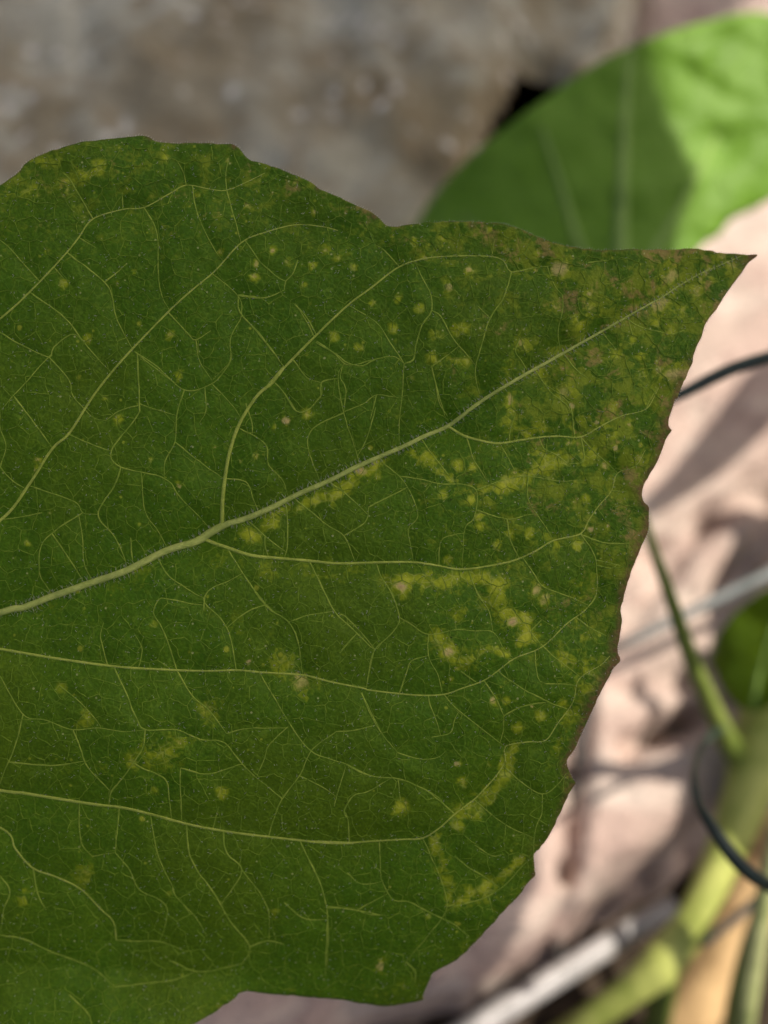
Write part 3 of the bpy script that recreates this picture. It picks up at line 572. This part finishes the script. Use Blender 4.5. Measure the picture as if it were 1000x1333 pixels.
for kk, Ls in TANS.items():
    s = {1: .5, 2: .5, 3: .5, 4: .5, 5: .4, 6: .35, 7: .4, 8: .4, 9: .4}[kk]
    for (x, y, r, tv, yv) in Ls:
        (cx, cy), = T([(x, y)], kk); r = r * s * 0.62
        wx = vx[:, 0] + (warp_x - vx[:, 0]) * min(1, r / 7) * .65; wy = vx[:, 1] + (warp_y - vx[:, 1]) * min(1, r / 7) * .65
        m = (np.abs(vx[:, 0] - cx) < r * 5) & (np.abs(vx[:, 1] - cy) < r * 5)
        d2 = ((wx[m] - cx) ** 2 + (wy[m] - cy) ** 2) / (r * r)
        ta[m] = np.maximum(ta[m], tv * np.exp(-d2 ** 1.3)); ye[m] = np.maximum(ye[m], max(yv, .5) * np.exp(-(d2 / 3.2)))
de = sample(d_edge, vx[:, 0], vx[:, 1])
right = np.clip((vx[:, 0] - 560) / 200.0, 0, 1)
nz = fbm(vx[:, 0] / 40, vx[:, 1] / 40, 3, 95)
low_r = np.clip((vx[:, 1] - 420) / 100, 0, 1) * np.clip((1150 - vx[:, 1]) / 150, 0, 1)
rim = right * low_r * np.exp(-(de / (6 + 9 * np.clip(nz + .25, 0, 1))) ** 2)
rim = np.maximum(0.9 * rim, (0.25 + 0.45 * right) * np.exp(-(de / 1.6) ** 2))
ta = np.maximum(ta, 0.40 * (1 - right * .8) * np.exp(-(de / 1.7) ** 2))
for gxp, gyp in GLANDS:
    rim = np.maximum(rim, 1.0 * np.exp(-((vx[:, 0] - gxp) ** 2 + (vx[:, 1] - gyp) ** 2) / 25.0))
tipd = np.hypot(vx[:, 0] - 985, vx[:, 1] - 330); rim = np.maximum(rim, 0.9 * np.exp(-(tipd / 26) ** 2))
age = np.clip(0.10 + 0.9 * np.exp(-((np.hypot((vx[:, 0] - 900) / 1.0, (vx[:, 1] - 420) / 1.0)) / 260) ** 2)
              + 0.42 * np.exp(-(((vx[:, 0] - 720) / 200) ** 2 + ((vx[:, 1] - 700) / 240) ** 2)) + 0.42 * np.exp(-((vx[:, 1] - 250) / 90) ** 2) * (vx[:, 0] > -50)
              + 0.30 * np.exp(-(de / 40) ** 2), 0, 1)
vn = np.maximum(np.exp(-(sample(d_lat, vx[:, 0], vx[:, 1]) / 5) ** 2), 0.8 * np.exp(-(sample(d_cross, vx[:, 0], vx[:, 1]) / 4) ** 2))
blade = mesh_obj('blade', loc(Lp(vx[:, 0], vx[:, 1])), tri, M['blade'], leaf, True, {'yellow': ye, 'tan': ta, 'red': rim, 'age': age, 'vein': vn})
sm = blade.modifiers.new('thickness', 'SOLIDIFY'); sm.thickness = 0.00028; sm.offset = -1.0

def rib(name, line, widths, m, parent, height=0.45, seg=5, sink=0.5):
    """A vein: a low arched ridge following the skin of the blade."""
    L = np.asarray(line); n = len(L)
    tg = np.gradient(L, axis=0); tg /= np.linalg.norm(tg, axis=1)[:, None] + 1e-9
    nn = np.stack([tg[:, 1], -tg[:, 0]], -1)
    w = np.asarray(widths) / 2.0
    V = []
    for k in range(seg):
        th = math.pi * k / (seg - 1)
        off = math.cos(th); up = math.sin(th)
        P = L + nn * (w * off)[:, None]
        V.append(Lp(P[:, 0], P[:, 1], up * w * 2 * height - sink))
    V = np.stack(V, 1).reshape(-1, 3)
    i = np.arange(n - 1)[:, None]; k = np.arange(seg - 1)[None]
    q = np.stack([i * seg + k, i * seg + k + 1, (i + 1) * seg + k + 1, (i + 1) * seg + k], -1).reshape(-1, 4)
    return mesh_obj(name, loc(V), q, m, parent)
mw = np.interp(mid_l[:, 0], [p[0] for p in MIDW], [p[1] for p in MIDW])
mw = 0.70 * mw * (1 + 0.07 * fbm(np.arange(len(mid_l)) / 5.0, np.zeros(len(mid_l)), 2, 8))
midrib = rib('midrib', mid_l, mw, M['midrib'], leaf, 0.50, 9, 0.2)
for (p, w0, w1), L in zip(LATS, lat_l):
    ww = np.interp(np.linspace(0, 1, len(L)), [0, 1], [w0, w1]) * (1 + 0.12 * fbm(np.arange(len(L)) / 3.0, np.zeros(len(L)) + w0, 2, 12))
    rib('lateral_vein', L, ww * 0.70, M['lateral'], leaf, 0.5, 7, 0.1)
for L in cross_l:
    k = rnd.uniform(0.85, 1.3); m = len(L)
    ww = np.interp(np.linspace(0, 1, m), [0, 1], [2.5 * k, 1.7 * k]) * (1 + 0.25 * fbm(np.arange(m) / 2.0, np.zeros(m) + k * 50, 2, 13))
    ww = ww * np.interp(np.linspace(0, 1, m), [0, .06, .80, 1], [.8, 1, 1, .45])
    rib('cross_vein', L, ww * 0.66, M['cross'], leaf, 0.5, 5, -0.05)

# the smallest veins: edges of a random cell pattern, wandering, many broken off
cell = 25.0
sx, sy = np.meshgrid(np.arange(-110, 1010, cell), np.arange(150, 1430, cell))
sx = (sx + (np.arange(sx.shape[0]) % 2)[:, None] * cell / 2 + rng.uniform(-.36, .36, sx.shape) * cell).ravel(); sy = (sy + rng.uniform(-.36, .36, sy.shape) * cell).ravel()
r2 = delaunay_2d_cdt([Vector((x, y)) for x, y in zip(sx, sy)], [], [], 0, 1e-4)
P2 = np.array([(v[0], v[1]) for v in r2[0]]); T2 = np.array(r2[2])
A, B, C = P2[T2[:, 0]], P2[T2[:, 1]], P2[T2[:, 2]]
dd = 2 * (A[:, 0] * (B[:, 1] - C[:, 1]) + B[:, 0] * (C[:, 1] - A[:, 1]) + C[:, 0] * (A[:, 1] - B[:, 1]))
a2, b2, c2 = (A ** 2).sum(1), (B ** 2).sum(1), (C ** 2).sum(1)
cc = np.stack([(a2 * (B[:, 1] - C[:, 1]) + b2 * (C[:, 1] - A[:, 1]) + c2 * (A[:, 1] - B[:, 1])) / dd,
               (a2 * (C[:, 0] - B[:, 0]) + b2 * (A[:, 0] - C[:, 0]) + c2 * (B[:, 0] - A[:, 0])) / dd], -1)
em = {}
for i, t3 in enumerate(T2):
    for u, v in ((0, 1), (1, 2), (2, 0)):
        em.setdefault(tuple(sorted((t3[u], t3[v]))), []).append(i)
MV, MF = [], []
for e, ts in em.items():
    if len(ts) != 2: continue
    p, q = cc[ts[0]], cc[ts[1]]; ln = np.linalg.norm(p - q)
    if ln < 1.5 or ln > 60: continue
    c0 = (p + q) / 2
    if c0[0] < -60 or rnd.random() < 0.10: continue
    if rnd.random() < 0.10: q = p + (q - p) * rnd.uniform(.4, .75)
    m = max(3, int(ln / 3.5)); tt = np.linspace(0, 1, m)
    L = p + (q - p) * tt[:, None]
    wv = np.sin(math.pi * tt) * 0.09 * ln; s = rnd.random() * 50
    L[:, 0] += wv * fbm(tt * 3 + s, tt * 0, 2, 14); L[:, 1] += wv * fbm(tt * 3 + s, tt * 0 + 5, 2, 15)
    if not inside(ol, L[:, 0], L[:, 1]).all() or (sample(d_edge, L[:, 0], L[:, 1]) < 4).any(): continue
    tg = np.gradient(L, axis=0); tg /= np.linalg.norm(tg, axis=1)[:, None] + 1e-9
    nn = np.stack([tg[:, 1], -tg[:, 0]], -1); w = rnd.uniform(.32, .66) * (1 + 0 * tt)
    for sgn, up in ((1, .10), (0, .95), (-1, .10)):
        Q = L + nn * (w * sgn)[:, None]; MV.append(Lp(Q[:, 0], Q[:, 1], up))
    MF.append(m)
Vall = np.vstack(MV); Fall = []; o = 0
for m in MF:
    for i in range(m - 1):
        for r in (0, 1):
            Fall.append((o + r * m + i, o + (r + 1) * m + i, o + (r + 1) * m + i + 1, o + r * m + i + 1))
    o += 3 * m
mv = mesh_obj('minor_veins', loc(Vall), np.array(Fall), M['minor'], leaf); mv['kind'] = 'stuff'

# fine hairs on midrib, veins, margin and skin
HAIRS = []
def hair(x, y, dx, dy, ln, r, up): HAIRS.append((x, y, dx, dy, ln, r, up))   # root, lean, length, radius (px), rise
for i in range(1500):
    j = rnd.randrange(len(mid_l) - 1); x, y = mid_l[j]
    if x < -30: continue
    s = rnd.choice((-1, 1)); tgx, tgy = mid_l[j + 1] - mid_l[j]; q = math.hypot(tgx, tgy); tgx /= q; tgy /= q
    w = np.interp(x, [p[0] for p in MIDW], [p[1] for p in MIDW]) * rnd.uniform(.1, .5)
    a = rnd.uniform(-.5, 1.0); dx, dy = tgy * s + tgx * a, -tgx * s + tgy * a; q = math.hypot(dx, dy)
    hair(x + tgy * s * w, y - tgx * s * w, dx / q, dy / q, rnd.uniform(3, 7.5) * min(1, w / 3 + .4), .32, rnd.uniform(.3, .9))
for L in lat_l:
    for i in range(int(len(L) * 0.9)):
        j = rnd.randrange(len(L) - 1); x, y = L[j]
        if x < -30: continue
        a = rnd.uniform(0, 6.28); hair(x, y, math.cos(a), math.sin(a), rnd.uniform(2, 4.5), .28, rnd.uniform(.3, .9))
for j in range(len(ol) - 1):
    x, y = ol[j]
    if x < -20 or y > 1400: continue
    for q in range(2):
        if rnd.random() < 0.30: continue
        tx, ty = tang[keep][j]; nx, ny = ty, -tx
        if inside(ol, np.array([x + nx * 4]), np.array([y + ny * 4]))[0]: nx, ny = -nx, -ny
        a = rnd.uniform(-.2, 1.0); dx, dy = nx + tx * a, ny + ty * a; q2 = math.hypot(dx, dy)
        hair(x, y, dx / q2, dy / q2, rnd.uniform(1.2, 3.8), .30, rnd.uniform(-.2, .5))
qx, qy = rng.uniform(-10, 985, 9000), rng.uniform(180, 1340, 9000)
ok = inside(ol, qx, qy)
for x, y in list(zip(qx[ok], qy[ok]))[:4200]:
    a = rnd.gauss(-.6, .9)
    hair(x, y, math.cos(a), math.sin(a), rnd.uniform(1.6, 4.2), rnd.uniform(.25, .5), rnd.uniform(.2, .8))
HA = np.array(HAIRS); nh = len(HA); hx, hy, hdx, hdy, hl, hrr, hu = HA.T
ax = np.stack([-hdy, -hdx, np.zeros(nh)], -1); zz = np.array([0, 0, 1.0])
P0 = Lp(hx, hy, -.1 + 0 * hx); P1 = Lp(hx + hdx * hl * .5, hy + hdy * hl * .5, hu * hl * .6); P2_ = Lp(hx + hdx * hl, hy + hdy * hl, hu * hl * .85)
HV = np.zeros((nh, 7, 3))
for q, (p, f) in enumerate(((P0, 1.0), (P1, .7))):
    for k in range(3):
        HV[:, q * 3 + k] = p + (ax * math.cos(2.094 * k) + zz * math.sin(2.094 * k)) * (hrr * f * PX)[:, None]
HV[:, 6] = P2_
ft = []
for k in range(3):
    k2 = (k + 1) % 3; ft += [(k, k2, 3 + k2), (k, 3 + k2, 3 + k), (3 + k, 3 + k2, 6)]
HF = (np.array(ft)[None] + (np.arange(nh) * 7)[:, None, None]).reshape(-1, 3); HV = HV.reshape(-1, 3)
hr = mesh_obj('hairs', loc(np.array(HV)), np.array(HF), M['hair'], leaf); hr['kind'] = 'stuff'

# petiole, out of the frame on the left
pet = [BASE + np.array(v) for v in ((0, 0, -.0002), (-.012, -.006, -.004), (-.03, -.018, -.016), (-.05, -.035, -.04), (-.062, -.055, -.085))]
V, Fs = tube(smooth_line(np.array(pet), .003), np.interp(np.linspace(0, 1, len(smooth_line(np.array(pet), .003))), [0, 1], [.0011, .0019]), 12)
mesh_obj('petiole', loc(np.array(V)), Fs, M['midrib'], leaf)

# ================================================================== OTHER LEAVES
def mat_soft_leaf(name, c1, c2, tcol, transl=0.35):
    g = NT(name); v = g.obj((1000, 1000, 1000))
    n1 = g.noise(v, 0.06, 4); n2 = g.noise(v, 0.5, 4)
    c = g.mix(g.ramp(n1, .35, .65), c1, c2)
    c = g.mix(g.math('MULTIPLY', g.ramp(n2, .5, .7), .4), c, (0.20, 0.34, 0.06))
    return g.surf(c, 0.50, 0.22, g.bump(n2, .7, .0006), transl, tcol)
M['back'] = mat_soft_leaf('back_leaf_blade', (0.145, 0.290, 0.024), (0.185, 0.345, 0.040), (0.30, 0.50, 0.04))
M['small'] = mat_soft_leaf('small_leaf_blade', (0.085, 0.150, 0.010), (0.15, 0.235, 0.012), (0.34, 0.46, 0.02), 0.55)
M['backvein'] = mat_vein('back_leaf_vein', (0.27, 0.40, 0.10), (0.21, 0.34, 0.075))

def simple_leaf(name, outline, depth, zf, mblade, mvein, ribs, label, step=9, group=None):
    """A leaf traced at its own depth; zf(x, y) is its relief in px; ribs = (name, polyline, w0, w1)."""
    sc = depth / F
    ol = smooth_line(outline + [outline[0]], step * .6)[:-1]
    ol = ol + rng.uniform(-.5, .5, ol.shape)
    lo, hi = ol.min(0), ol.max(0)
    X, Y = np.meshgrid(np.arange(lo[0], hi[0], step), np.arange(lo[1], hi[1], step))
    X = X + rng.uniform(-2, 2, X.shape); Y = Y + rng.uniform(-2, 2, Y.shape)
    ok = poly_sd(ol, X, Y) > step * .5
    pts = np.vstack([ol, np.stack([X[ok], Y[ok]], -1)])
    r = delaunay_2d_cdt([Vector(p) for p in pts], [], [list(range(len(ol)))], 1, 1e-4)
    v = np.array([(p[0], p[1]) for p in r[0]]); tri = np.array(r[2])
    a, b, c = v[tri[0, 0]], v[tri[0, 1]], v[tri[0, 2]]
    if np.cross(b - a, c - a) > 0: tri = tri[:, ::-1].copy()
    def P3(x, y, lift=0.0):
        h = (zf(x, y) + lift) * sc; s = 1 - h / depth
        return np.stack([(x - 500.) * sc * s, (666.5 - y) * sc * s, -depth + h], -1)
    b0 = np.array(ribs[0][1][0], float); base = P3(b0[:1], b0[1:])[0]
    root = empty(name, cam_loc + R3 @ Vector(base), (math.radians(90 - PITCH), 0, 0))
    tag(root, label, 'leaf', group)
    bl = mesh_obj('blade', P3(v[:, 0], v[:, 1]) - base, tri, mblade, root)
    s = bl.modifiers.new('thickness', 'SOLIDIFY'); s.thickness = 0.0003; s.offset = -1
    for nm, pl, w0, w1 in ribs:
        L = smooth_line(pl, step * .7); n = len(L); w = np.linspace(w0, w1, n) / 2
        tg = np.gradient(L, axis=0); tg /= np.linalg.norm(tg, axis=1)[:, None] + 1e-9
        nn = np.stack([tg[:, 1], -tg[:, 0]], -1); V = []
        for k in range(7):
            th = math.pi * k / 6; Q = L + nn * (w * math.cos(th))[:, None]
            V.append(P3(Q[:, 0], Q[:, 1], math.sin(th) * w * .8 - .8))
        V = np.stack(V, 1).reshape(-1, 3); i = np.arange(n - 1)[:, None]; k = np.arange(6)[None]
        q = np.stack([i * 7 + k, i * 7 + k + 1, (i + 1) * 7 + k + 1, (i + 1) * 7 + k], -1).reshape(-1, 4)
        mesh_obj(nm, V - base, q, mvein, root)
    return root

def z_back(x, y):
    return 16 * fbm(x / 130, y / 130, 3, 61) + 9 * fbm(x / 38, y / 38, 2, 62) * np.clip((x - 840) / 60, .25, 1) - 0.10 * np.abs(x - 808) - 40 * np.clip((690 - x) / 120, 0, 2) ** 1.5
back = simple_leaf('leaf', [(520,330),(560,262),(600,215),(640,180),(690,142),(740,106),(800,70),(870,42),(930,25),(968,17),(1010,22),(1050,70),(1070,150),(1050,228),(1008,256),(985,270),(952,286),(938,304),(905,330),(880,400),(830,455),(800,462),(760,480),(650,475),(570,420)], 0.245, z_back,
    M['back'], M['backvein'], [('midrib', [(800,462),(806,380),(808,300),(812,200),(816,120),(822,62)], 26, 9), ('lateral_vein', [(800,460),(775,380),(748,300),(722,215),(705,165)], 17, 6), ('lateral_vein', [(800,460),(830,370),(868,300),(905,235),(935,170)], 17, 6),
     ('lateral_vein', [(800,458),(740,400),(660,330),(600,280)], 12, 4)], 'broad green leaf behind, half shaded and half sunlit, at the upper right')
small = simple_leaf('leaf', [(925,862),(938,822),(968,788),(1010,765),(1050,785),(1060,850),(1020,905),(982,926),(948,908)], 0.23,
    lambda x, y: 8 * fbm(x / 40, y / 40, 2, 66) + .75 * (x - 985), M['small'], M['backvein'],
    [('midrib', [(980,925),(988,880),(1005,820),(1020,775)], 7, 3)], 'small yellow green leaf beside the thick stem at the right edge')

# ================================================================== STEMS, CANES AND WIRES
M['stem'] = mat_plain('green_stem', (0.260, 0.310, 0.060), (0.460, 0.490, 0.130), 60, 0.5, .4, .0006, .12, (1, 1, .5))
M['darkstem'] = mat_plain('olive_stem', (0.075, 0.105, 0.018), (0.15, 0.19, 0.035), 60, 0.5, .35, .0005, .1)
M['shoot'] = mat_plain('green_shoot', (0.13, 0.18, 0.03), (0.22, 0.27, 0.06), 60, 0.55, .25, .0005, .1)
M['palestem'] = mat_plain('pale_stem', (0.26, 0.30, 0.11), (0.40, 0.42, 0.19), 60, 0.5, .35, .0005, .1)
M['cane'] = mat_plain('dry_cane', (0.36, 0.225, 0.105), (0.62, 0.42, 0.21), 45, 0.6, .3, .0012, 0, (1, 1, .35))
M['rod'] = mat_plain('white_rod', (0.26, 0.248, 0.24), (0.40, 0.38, 0.375), 70, 0.38, .5, .0006)
M['greenwire'] = mat_plain('green_coated_wire', (0.006, 0.018, 0.014), (0.014, 0.034, 0.026), 90, 0.42, .5, .0002)
M['greywire'] = mat_plain('galvanised_wire', (0.13, 0.145, 0.14), (0.24, 0.255, 0.25), 120, 0.5, .5, .0002, 0, (1, 1, 1), 0.3)
M['darkwire'] = mat_plain('rusty_wire', (0.07, 0.07, 0.065), (0.14, 0.135, 0.125), 120, 0.6, .4, .0002)

plant = empty('plant_stem', at(905, 1420, .275)); tag(plant, 'thick yellow green climbing stem tied up at the right edge', 'plant')
strand('main_stem', [(1130,560,.255,84),(1085,690,.25,84),(1035,830,.245,82),(994,960,.24,72),(966,1050,.237,58),(938,1125,.234,46),(908,1190,.232,44),(880,1232,.232,46),(864,1254,.232,51),(846,1270,.233,46),(812,1296,.236,38),(760,1332,.243,36),(690,1385,.258,38),(640,1425,.275,44)], M['stem'], plant, 20, .03, 1)
strand('side_shoot', [(836,668,.196,11),(850,712,.196,13),(872,775,.198,17),(902,862,.206,22),(930,928,.220,26),(950,968,.232,30),(972,1000,.241,34)], M['shoot'], plant, 14, .02, 2)
strand('side_shoot', [(872,1246,.236,30),(862,1300,.24,34),(852,1350,.25,34),(842,1420,.275,34)], M['darkstem'], plant, 14, .02, 3)
ps = strand('plant_stem', [(1012,1080,.205,20),(996,1170,.208,24),(982,1250,.212,26),(968,1335,.22,28),(955,1440,.25,30)], M['palestem'], None, 14, .02, 4)
tag(ps, 'thin pale green stem rising at the lower right corner', 'stem')
ps2 = strand('plant_stem', [(1018,1130,.222,16),(985,1200,.226,18),(962,1280,.23,20),(950,1345,.24,20),(940,1430,.262,20)], M['darkstem'], None, 14, .02, 5)
tag(ps2, 'thin dark olive stem just left of the pale corner stem', 'stem')
cn = strand('dry_cane', [(1060,960,.262,66),(1010,1080,.262,72),(975,1170,.262,76),(935,1250,.262,78),(890,1335,.264,80),(850,1420,.272,82)], M['cane'], None, 18, .04, 6)
tag(cn, 'dry tan cane leaning behind the thick green stem', 'cane')
rod = empty('rod', at(700, 1288, .243)); tag(rod, 'pale rounded rod lying diagonally along the edge of the pink slab', 'rod')
strand('shaft', [(380,1468,.225,33),(560,1372,.232,32),(700,1287,.240,31),(800,1225,.246,29),(870,1182,.250,26)], M['rod'], rod, 20, .012, 7)
e0 = at(870, 1182, .25) - rod.location; e1 = at(877, 1178, .2505) - rod.location
V, Fs = tube([e0, e0.lerp(e1, .5), e1], [.0029, .0031, .0026], 20); mesh_obj('end_cap', V, Fs, M['rod'], rod)
w1 = strand('wire', [(780,560,.172,13),(880,516,.172,15),(930,491,.172,17),(965,476,.172,17),(1010,462,.172,18),(1120,425,.172,19)], M['greenwire'], None, 12, .05, 8)
tag(w1, 'dark green coated wire crossing to the right of the leaf tip', 'wire')
w2 = strand('wire', [(700,885,.235,11),(805,842,.235,12),(880,806,.235,13),(950,772,.235,15),(1020,738,.235,16),(1120,690,.235,17)], M['greywire'], None, 12, .03, 9)
tag(w2, 'grey galvanised wire crossing behind the thin green shoot', 'wire')
w3 = strand('wire', [(770,880,.252,10),(757,955,.252,10),(749,1040,.252,11),(742,1120,.252,13),(733,1200,.254,13),(722,1262,.258,13)], M['darkwire'], None, 10, .03, 10)  # dark strand standing in for the shoot's shadow line on the slab
tag(w3, 'thin dark strand in place of a shadow line on the pink slab by the leaf margin', 'wire')
w4 = strand('wire_tie', [(985,985,.262,8),(962,955,.245,8),(940,949,.222,11),(921,962,.198,11),(907,988,.188,10),(904,1014,.178,11),(909,1046,.172,12),(923,1070,.168,16),(946,1104,.166,18),(968,1129,.166,19),(995,1149,.168,19),(1040,1168,.175,19)], M['greenwire'], None, 12, .03, 11)
tag(w4, 'dark green wire tie looped round the thick stem', 'wire tie')
w5 = strand('wire', [(915,1230,.225,10),(930,1218,.224,10),(958,1195,.222,11),(988,1170,.22,11),(1040,1130,.218,11)], M['darkwire'], None, 10, .03, 12)
tag(w5, 'short dark wire crossing in front of the dry cane', 'wire')

# ================================================================== ADDED FOLIAGE (unseen, laid out so its shadow covers the left of the view)
M['over'] = mat_soft_leaf('added_shade_blade', (0.060, 0.150, 0.020), (0.085, 0.190, 0.030), (0.12, 0.26, 0.02), 0.18)
def shade_leaf_mesh():
    half = [(0, -.06), (.14, -.16), (.34, -.14), (.47, .05), (.46, .30), (.36, .54), (.22, .74), (.10, .90), (0, 1.0)]
    V, Fs = [], []
    for x, y in half:
        zb = -.10 * (y - .3) ** 2
        V += [(-x, y, zb + .18 * x * x - .02), (-x * .5, y, zb + .05 * x), (0, y, zb - .02), (x * .5, y, zb + .05 * x), (x, y, zb + .18 * x * x - .02)]
    for i in range(len(half) - 1):
        for k in range(4): Fs.append((i * 5 + k, i * 5 + k + 1, i * 5 + k + 6, i * 5 + k + 5))
    me = bpy.data.meshes.new('blade'); me.from_pydata(V, [], Fs); me.update()
    me.polygons.foreach_set('use_smooth', np.ones(len(me.polygons), bool)); me.materials.append(M['over']); return me
over = empty('added_shade_foliage', (0.52, 0.62, 0.0)); tag(over, 'added unseen foliage shading the near leaf and the stones', 'plant')  # unseen, added only for the shade it casts
ZC = 0.35                            # height of the leaf layer above the phone, along the view axis
EDGE = [(.195,.05),(.205,.10),(.224,.137),(.243,.162),(.250,.20),(.264,.26),(.268,.31),(.278,.345),(.281,.366),(.280,.395),(.325,.46),(.395,.535),(.432,.572),(.50,.64)]
om = shade_leaf_mesh()
shift = np.array([SUN_C.x, SUN_C.y]) / SUN_C.z * (ZC - .10)
def hang(cx, cy, size, ang, dz):
    """one leaf of the layer, its tip pointing at angle ang (camera axes)"""
    p = Vector((cx + shift[0], cy + shift[1], ZC)) + SUN_C * dz
    zax = (SUN_C * 1.0 + Vector((rnd.uniform(-.16, .16), rnd.uniform(-.16, .16), 0))).normalized()
    yax = Vector((math.cos(ang), math.sin(ang), 0)); yax = (yax - zax * yax.dot(zax)).normalized(); xax = yax.cross(zax)
    m3 = R3 @ Matrix((xax, yax, zax)).transposed()
    o = bpy.data.objects.new('leaf', om); COL.objects.link(o); o.parent = over  # added shade leaf, never in view
    o.matrix_world = Matrix.Translation(cam_loc + R3 @ p - over.location) @ m3.to_4x4() @ Matrix.Scale(size, 4)
E = smooth_line(EDGE, .001)
acc = 0; last = E[0]
for i in range(1, len(E) - 1):
    acc += np.linalg.norm(E[i] - last); last = E[i]
    if acc > .021:
        acc = 0; tg = E[i + 1] - E[i - 1]; tg /= np.linalg.norm(tg); nrm_ = np.array([-tg[1], tg[0]])
        hang(*(E[i] + nrm_ * .062 - tg * .05), .135, math.atan2(tg[1], tg[0]) + rnd.uniform(-.1, .1), rnd.uniform(-.01, .01))
for gy in np.arange(.06, .66, .062):
    ex = np.interp(gy, [p[1] for p in EDGE], [p[0] for p in EDGE])
    for gx_ in np.arange(ex - .125, .03 + max(0, gy - .3) * .25, -.075):
        hang(gx_ + rnd.uniform(-.01, .01), gy - .05 + rnd.uniform(-.01, .01), rnd.uniform(.15, .18), rnd.uniform(1.1, 2.0), rnd.uniform(-.03, .05))
def hangp(x, y, z): return cam_loc + R3 @ Vector((x + shift[0], y + shift[1], ZC + z)) - over.location
st = [(0, 0, -.02), (.01, .0, .2), tuple(hangp(.30, .50, .03)), tuple(hangp(.22, .42, .05)), tuple(hangp(.12, .25, .05)), tuple(hangp(.06, .05, .03))]
L = smooth_line(np.array(st), .01); V, Fs = tube(L, np.linspace(.009, .003, len(L)), 10); mesh_obj('stem', V, Fs, M['darkstem'], over)  # unseen stem carrying the added shade leaves

def lifted(px, py, zw, dz):          # a point that casts its shadow where that line of sight meets level zw
    g = R3.transposed() @ (on_plane(px, py, zw) - cam_loc); return cam_loc + R3 @ (g + SUN_C * (dz / SUN_C.z)) - over.location
L = smooth_line(np.array([tuple(lifted(x, y, .045, .13)) for x, y in ((835, 668), (880, 636), (925, 596), (955, 566), (985, 530), (1040, 470), (1150, 380))]), .004)
V, Fs = tube(L, np.interp(np.linspace(0, 1, len(L)), [0, .3, .5, .75, 1], [.0030, .0070, .0092, .0068, .0050]), 12, True, .1, 3); mesh_obj('side_shoot', V, Fs, M['darkstem'], over)  # unseen shoot added to cast the slanting shadow band on the slab
for px, py, dep, sz, an in ((1003, 1075, .24, .034, 1.9), (1030, 985, .245, .036, 1.7), (1015, 1140, .262, .022, 2.0)):  # unseen leaves added to shade the upper stem and cane
    p = tocam(px, py, dep) + SUN_C * .27
    hang(p.x - shift[0] + SUN_C.x / SUN_C.z * (ZC - p.z), p.y - shift[1] + SUN_C.y / SUN_C.z * (ZC - p.z), sz, an, -(ZC - p.z) / SUN_C.z)
